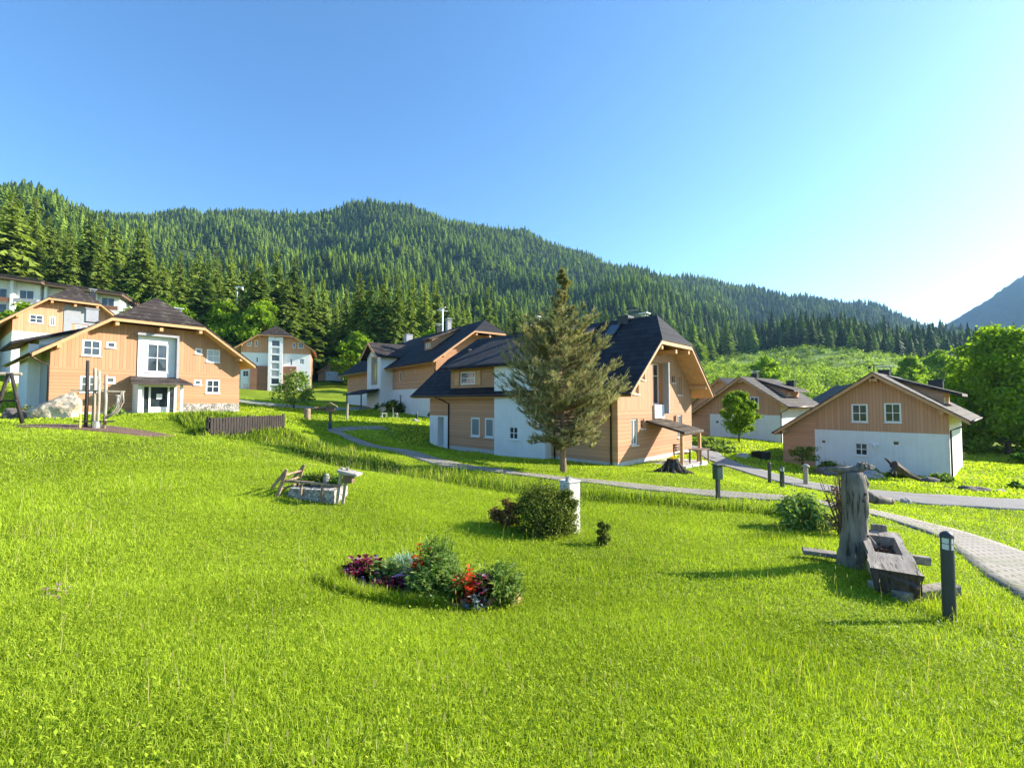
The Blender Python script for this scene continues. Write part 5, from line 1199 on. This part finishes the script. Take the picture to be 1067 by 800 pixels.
for i,(x,y,rx,h,mt,lb) in enumerate([(17.7,25.5,.7,.6,'bush','dark low shrub at the left in the rock garden'),(19.4,25.0,.6,.5,'herb','green shrub in the middle of the rock garden'),(22.9,24.4,.6,.45,'herb_pale','pale green shrub at the right end of the rock garden'),(21.2,25.2,.5,.55,'bush','dark shrub behind the upturned root'),
  (25.4,22.8,.7,.3,'herb','low grass tuft on the lawn near the right edge'),(14.2,31.5,1.3,.5,'herb_pale','pale ground shrub by the road before the far chalet'),(14.8,34.2,1.5,.7,'herb_pale','spreading pale shrub at the foot of the small round tree'),(12.6,36.3,1.4,.8,'bush','dark hedge shrub along the far chalet wall'),
  (-7.2,42.0,.6,.9,'bush','dark round bush against the white wall of the long house'),(-12.8,49,1.4,1.3,'bush','dark shrub at the left corner of the long house'),(-14.4,52,1.3,1.0,'herb','green shrub before the left end of the long house'),(-21.2,24.4,.5,.5,'herb_pale','small yellow green shrub behind the pale boulder'),
  (-17.2,27.6,.35,.3,'herb','low plant by the porch step of the left house'),(-25.6,24.0,.9,.5,'bush','dark low shrub left of the dark rock'),(-35,45.5,2.2,1.2,'herb','shrub at the foot of the brown timber house'),(29,36,1.6,.9,'herb','low bush behind the right chalet corner'),(34,36.5,2.0,1.2,'bush','dark bush below the big right tree'),(40,35,1.8,1.0,'herb','green bush right of the dark bush under the big tree')]):
    shrub('garden_shrub',lb,x,y,rx,rx*.8,h,mt,80+i,1500,.07 if rx<1 else .12,clumps=20,group='garden shrubs')
x,y=-11.6,41.3; 
for i,(dx,dy) in enumerate(((0,0),(.9,.5))):
    e=empty('folding_chair',(x+dx,y+dy,g(x+dx,y+dy)),.6+i,['white folded garden chair under the long house porch roof, left one','white folded garden chair under the long house porch roof, right one'][i],'chair','chairs under the long house porch')
    MB().box(-.22,.22,-.2,.2,.42,.45).build('seat',M['white_paint'],e); MB().box(-.22,.22,.2,.23,.5,1.0).build('backrest',M['anthracite'],e)
    for q in ((-.2,-.18),(.2,-.18),(-.2,.2),(.2,.2)): MB().box(q[0]-.015,q[0]+.015,q[1]-.015,q[1]+.015,0,.42).build('leg',M['white_paint'],e)
# ski lift pylon in the trees
x,y=-78,128; zp=g(x,y); e=empty('lift_pylon',(x,y,zp),.3,'white cable lift pylon standing up out of the leafy trees','pylon')
MB().tube([(0,0,0),(0,0,24)],[.3,.2],10).build('mast',M['white_paint'],e); MB().box(-1.5,1.5,-.2,.2,24,24.4).box(-1.5,-1.2,-.6,.6,23.4,24).box(1.2,1.5,-.6,.6,23.4,24).build('crossarm',M['white_paint'],e)
# ---------------------------------------------------------------- grass
def blades(n,rmin,rmax,h0,h1,w,lean,power=1.0,mask=None,amax=57,tint0=0):
    r_=np.sqrt(rng.random(n)*(rmax**2-rmin**2)+rmin**2) if power==1 else rmin*(rmax/rmin)**rng.random(n)
    a=R(1)*rng.uniform(-amax,amax,n); x=r_*np.sin(a); y=r_*np.cos(a)
    k=(seg_dist(x,y,*PATH)>-.05*rng.random(n)-.02)&(seg_dist(x,y,*ROAD)>.05)&(((x-bx)/.98)**2+((y-by-.05)/.36)**2>1)&(((x+16.9)/2.7)**2+((y-18.4)/1.0)**2>1)
    k&=(np.hypot(x-5.31,y-7.16)>.22)&(np.abs((x-cx)/.6)+np.abs((y-cy)/.35)>1.3)
    for (ox,oy,hd,w_,d_) in ((-26.47,26,38,10,12.5),(5.1,22,43,9.05,14.9),(24.91-8.55*sin(c0),26-8.55*cos(c0),138,8.55,8.4),(24.47-8.3*sin(c1),42-8.3*cos(c1),139,8.55,8.4),(-7.2,43,54,10.6,28.4)):
        u=(x-ox)*sin(R(hd))+(y-oy)*cos(R(hd)); v=-(x-ox)*cos(R(hd))+(y-oy)*sin(R(hd)); k&=~((u>-.02)&(u<w_+.02)&(v>-.02)&(v<d_+.02))
    if mask is not None: k&=mask(x,y)
    x,y,r_=x[k],y[k],r_[k]; n=len(x)
    pn=.5+.5*np.sin(x*1.7+1.9*np.sin(y*.8))*np.sin(y*1.4+1.3*np.sin(x*.6)); pn2=.5+.5*np.sin(x*.45+y*.3+2*np.sin(y*.25))
    z=G(x,y)-.01; h=rng.uniform(h0,h1,n)*(.65+.6*pn); th=rng.random(n)*2*pi; ln=rng.uniform(.1,1,n)*lean*h; la=rng.random(n)*2*pi
    wx,wy=np.cos(th)*w*np.maximum(1,r_/9)*.5,np.sin(th)*w*np.maximum(1,r_/9)*.5
    dx,dy=np.cos(la)*ln,np.sin(la)*ln
    b0=np.c_[x-wx,y-wy,z];b1=np.c_[x+wx,y+wy,z]; m0=np.c_[x-wx*.75+dx*.35,y-wy*.75+dy*.35,z+h*.6];m1=np.c_[x+wx*.75+dx*.35,y+wy*.75+dy*.35,z+h*.6]; t=np.c_[x+dx,y+dy,z+h*np.clip(1-ln/h*.35,.5,1)]
    V=np.stack([b0,b1,m1,m0,t],1).reshape(-1,3); i=np.arange(n)[:,None]*5
    F=np.concatenate([i+[0,1,2],i+[0,2,3],i+[3,2,4]])
    T=np.clip(.02+.45*rng.random(n)+.28*pn+.22*pn2+tint0+rng.normal(0,.10,n),0,1)
    straw=rng.random(n)<.018; T=np.where(straw,1,np.minimum(T,.86))
    return V,F,np.repeat(T,5)
def merge(parts):
    Vs,Fs,Ts=[],[],[];o=0
    for V,F,T in parts: Vs.append(V);Fs.append(F+o);Ts.append(T);o+=len(V)
    return np.concatenate(Vs),np.concatenate(Fs),np.concatenate(Ts)
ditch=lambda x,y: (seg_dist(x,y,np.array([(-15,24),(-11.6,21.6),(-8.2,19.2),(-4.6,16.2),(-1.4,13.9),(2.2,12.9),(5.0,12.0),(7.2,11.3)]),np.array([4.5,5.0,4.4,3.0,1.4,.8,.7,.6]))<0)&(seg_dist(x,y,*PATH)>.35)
V,F,T=merge([blades(360000,1.2,6,.035,.10,.0055,1.1),blades(330000,5.5,14,.035,.095,.0075,1.1),blades(190000,13,30,.04,.09,.012,.9),blades(90000,28,60,.08,.15,.028,.7,amax=52)])
print('grass tris',len(F)); tag(link('grass',np_mesh('grass',V,F,T),M['grass']),'sunlit bright green meadow grass','grass',kind='stuff')
rough=lambda x,y: (np.sin(x*1.3+2*np.sin(y*.5))*np.sin(y*1.1+x*.3)>.72)&(y<11)
near_bed=lambda x,y: (np.abs(np.sqrt(((x-bx)/1.08)**2+((y-by)/.47)**2)-1)<.14)&(x<bx+.30)
def rosettes(n,rmin,rmax):
    r_=np.sqrt(rng.random(n)*(rmax**2-rmin**2)+rmin**2); a=R(1)*rng.uniform(-56,56,n); x=r_*np.sin(a); y=r_*np.cos(a)
    k=(seg_dist(x,y,*PATH)>.05)&(seg_dist(x,y,*ROAD)>.05)&(((x-bx)/1.0)**2+((y-by)/.42)**2>1)&(np.sin(x*2.3+np.sin(y*1.9)*2)*np.sin(y*2.1+x)>-.6)
    x,y,r_=x[k],y[k],r_[k]; n=len(x); m_=6; X=np.repeat(x,m_);Y=np.repeat(y,m_);S=np.repeat(np.maximum(1,r_/8),m_); Z=G(x,y).repeat(m_)+rng.uniform(.02,.09,n*m_)
    t=rng.random(n*m_)*2*pi; l=rng.uniform(.014,.032,n*m_)*S; wd=l*rng.uniform(.35,.6,n*m_); rs=rng.uniform(-.2,.9,n*m_)*l; X=X+rng.normal(0,.03,n*m_);Y=Y+rng.normal(0,.03,n*m_)
    P=np.c_[X,Y,Z]; d=np.c_[np.cos(t)*l,np.sin(t)*l,rs]; s=np.c_[-np.sin(t)*wd,np.cos(t)*wd,rng.normal(0,.3,n*m_)*wd]*.5
    V=np.stack([P,P+d*.55+s,P+d,P+d*.55-s],1).reshape(-1,3); i=np.arange(len(P))[:,None]*4
    T=np.clip(rng.normal(.5,.2,n).repeat(m_)+rng.normal(0,.06,n*m_),0,.76).repeat(4)
    return V,np.concatenate([i+[0,1,2],i+[0,2,3]]),T
def seedheads(n,rmin,rmax):
    V,F,T=blades(n,rmin,rmax,.22,.42,.0035,.35); T[:]=np.where(rng.random(len(T)//5)<.5,1.,.6).repeat(5)
    t=V.reshape(-1,5,3)[:,4]; k=len(t); h=np.stack([t+[0,0,-.01],t+np.c_[np.full(k,.006),np.zeros(k),np.full(k,.02)],t+[0,0,.05],t+np.c_[np.full(k,-.006),np.zeros(k),np.full(k,.02)]],1).reshape(-1,3); i=np.arange(k)[:,None]*4+len(V)
    return np.concatenate([V,h]),np.concatenate([F,i+[0,1,2],i+[0,2,3]]),np.concatenate([T,np.ones(4*k)])
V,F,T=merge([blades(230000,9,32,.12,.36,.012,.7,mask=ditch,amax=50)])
tag(link('ditch_grass',np_mesh('ditch_grass',V,F,T),M['ditch']),'lush grass filling the ditch between meadow and path, shade painted into its dark colour','ditch grass',kind='stuff')
V,F,T=merge([blades(30000,9,30,.3,.55,.012,.5,mask=ditch,amax=50),blades(70000,1.5,11,.10,.2,.006,.6,mask=rough),blades(150000,4.2,6.6,.10,.24,.007,.6,mask=near_bed,amax=30),rosettes(12000,1.3,9),rosettes(9000,8,18),seedheads(1600,2,16),seedheads(900,10,24)])
tag(link('tall_grass',np_mesh('tall_grass',V,F,T),M['tall']),'tall pale meadow grass and leafy weeds scattered through the meadow','tall grass',kind='stuff')
# ---------------------------------------------------------------- air, light, camera
SUN_AZ=R(77); SUN_EL=R(25)
bpy.ops.mesh.primitive_cube_add(size=1,location=(0,700,370)); hz=bpy.context.object; hz.name='haze'; hz.scale=(6700,6700,800); hz['kind']='stuff'
m=bpy.data.materials.new('valley_haze'); m.use_nodes=True; t=m.node_tree; t.nodes.clear(); o=t.nodes.new('ShaderNodeOutputMaterial'); v=t.nodes.new('ShaderNodeVolumePrincipled')
v.inputs['Color'].default_value=(.34,.64,1,1); v.inputs['Density'].default_value=HAZE; v.inputs['Anisotropy'].default_value=.3; t.links.new(v.outputs[0],o.inputs['Volume']); hz.data.materials.append(m)
w=bpy.data.worlds.new('World'); scene.world=w; w.use_nodes=True; t=w.node_tree; bg=t.nodes['Background']
sk=t.nodes.new('ShaderNodeTexSky'); sk.sky_type='NISHITA'; sk.sun_disc=False; sk.sun_elevation=SUN_EL; sk.sun_rotation=SUN_AZ; sk.altitude=1000; sk.air_density=1.0; sk.dust_density=.8; sk.ozone_density=2
hs=t.nodes.new('ShaderNodeHueSaturation'); hs.inputs['Saturation'].default_value=1.21; t.links.new(sk.outputs[0],hs.inputs['Color']); t.links.new(hs.outputs[0],bg.inputs[0]); bg.inputs[1].default_value=.108
l=bpy.data.lights.new('sun','SUN'); l.energy=5;  l.angle=R(.53); l.color=(1,.92,.80); lo=bpy.data.objects.new('sun',l); COL.objects.link(lo)
d=Vector((sin(SUN_AZ)*cos(SUN_EL),cos(SUN_AZ)*cos(SUN_EL),sin(SUN_EL))); lo.rotation_euler=d.to_track_quat('Z','Y').to_euler(); lo.location=(30,10,40)
cam=bpy.data.cameras.new('camera'); co=bpy.data.objects.new('camera',cam); COL.objects.link(co); scene.camera=co
cam.sensor_fit='HORIZONTAL'; cam.sensor_width=36; cam.lens=36*474/1067; cam.clip_start=.05; cam.clip_end=20000
co.location=(0,0,0); co.rotation_euler=(R(90)+math.atan(18/474),0,0)
vs=scene.view_settings; vs.view_transform='Standard'; vs.look='None'; vs.gamma=1; vs.use_curve_mapping=False; vs.exposure=EXPO
c=scene.cycles; c.volume_bounces=0; c.max_bounces=6; c.diffuse_bounces=3; c.transmission_bounces=4; c.transparent_max_bounces=8; c.use_denoising=True
try: c.denoiser='OPENIMAGEDENOISE'
except Exception: pass
c.use_adaptive_sampling=True; c.adaptive_threshold=.02
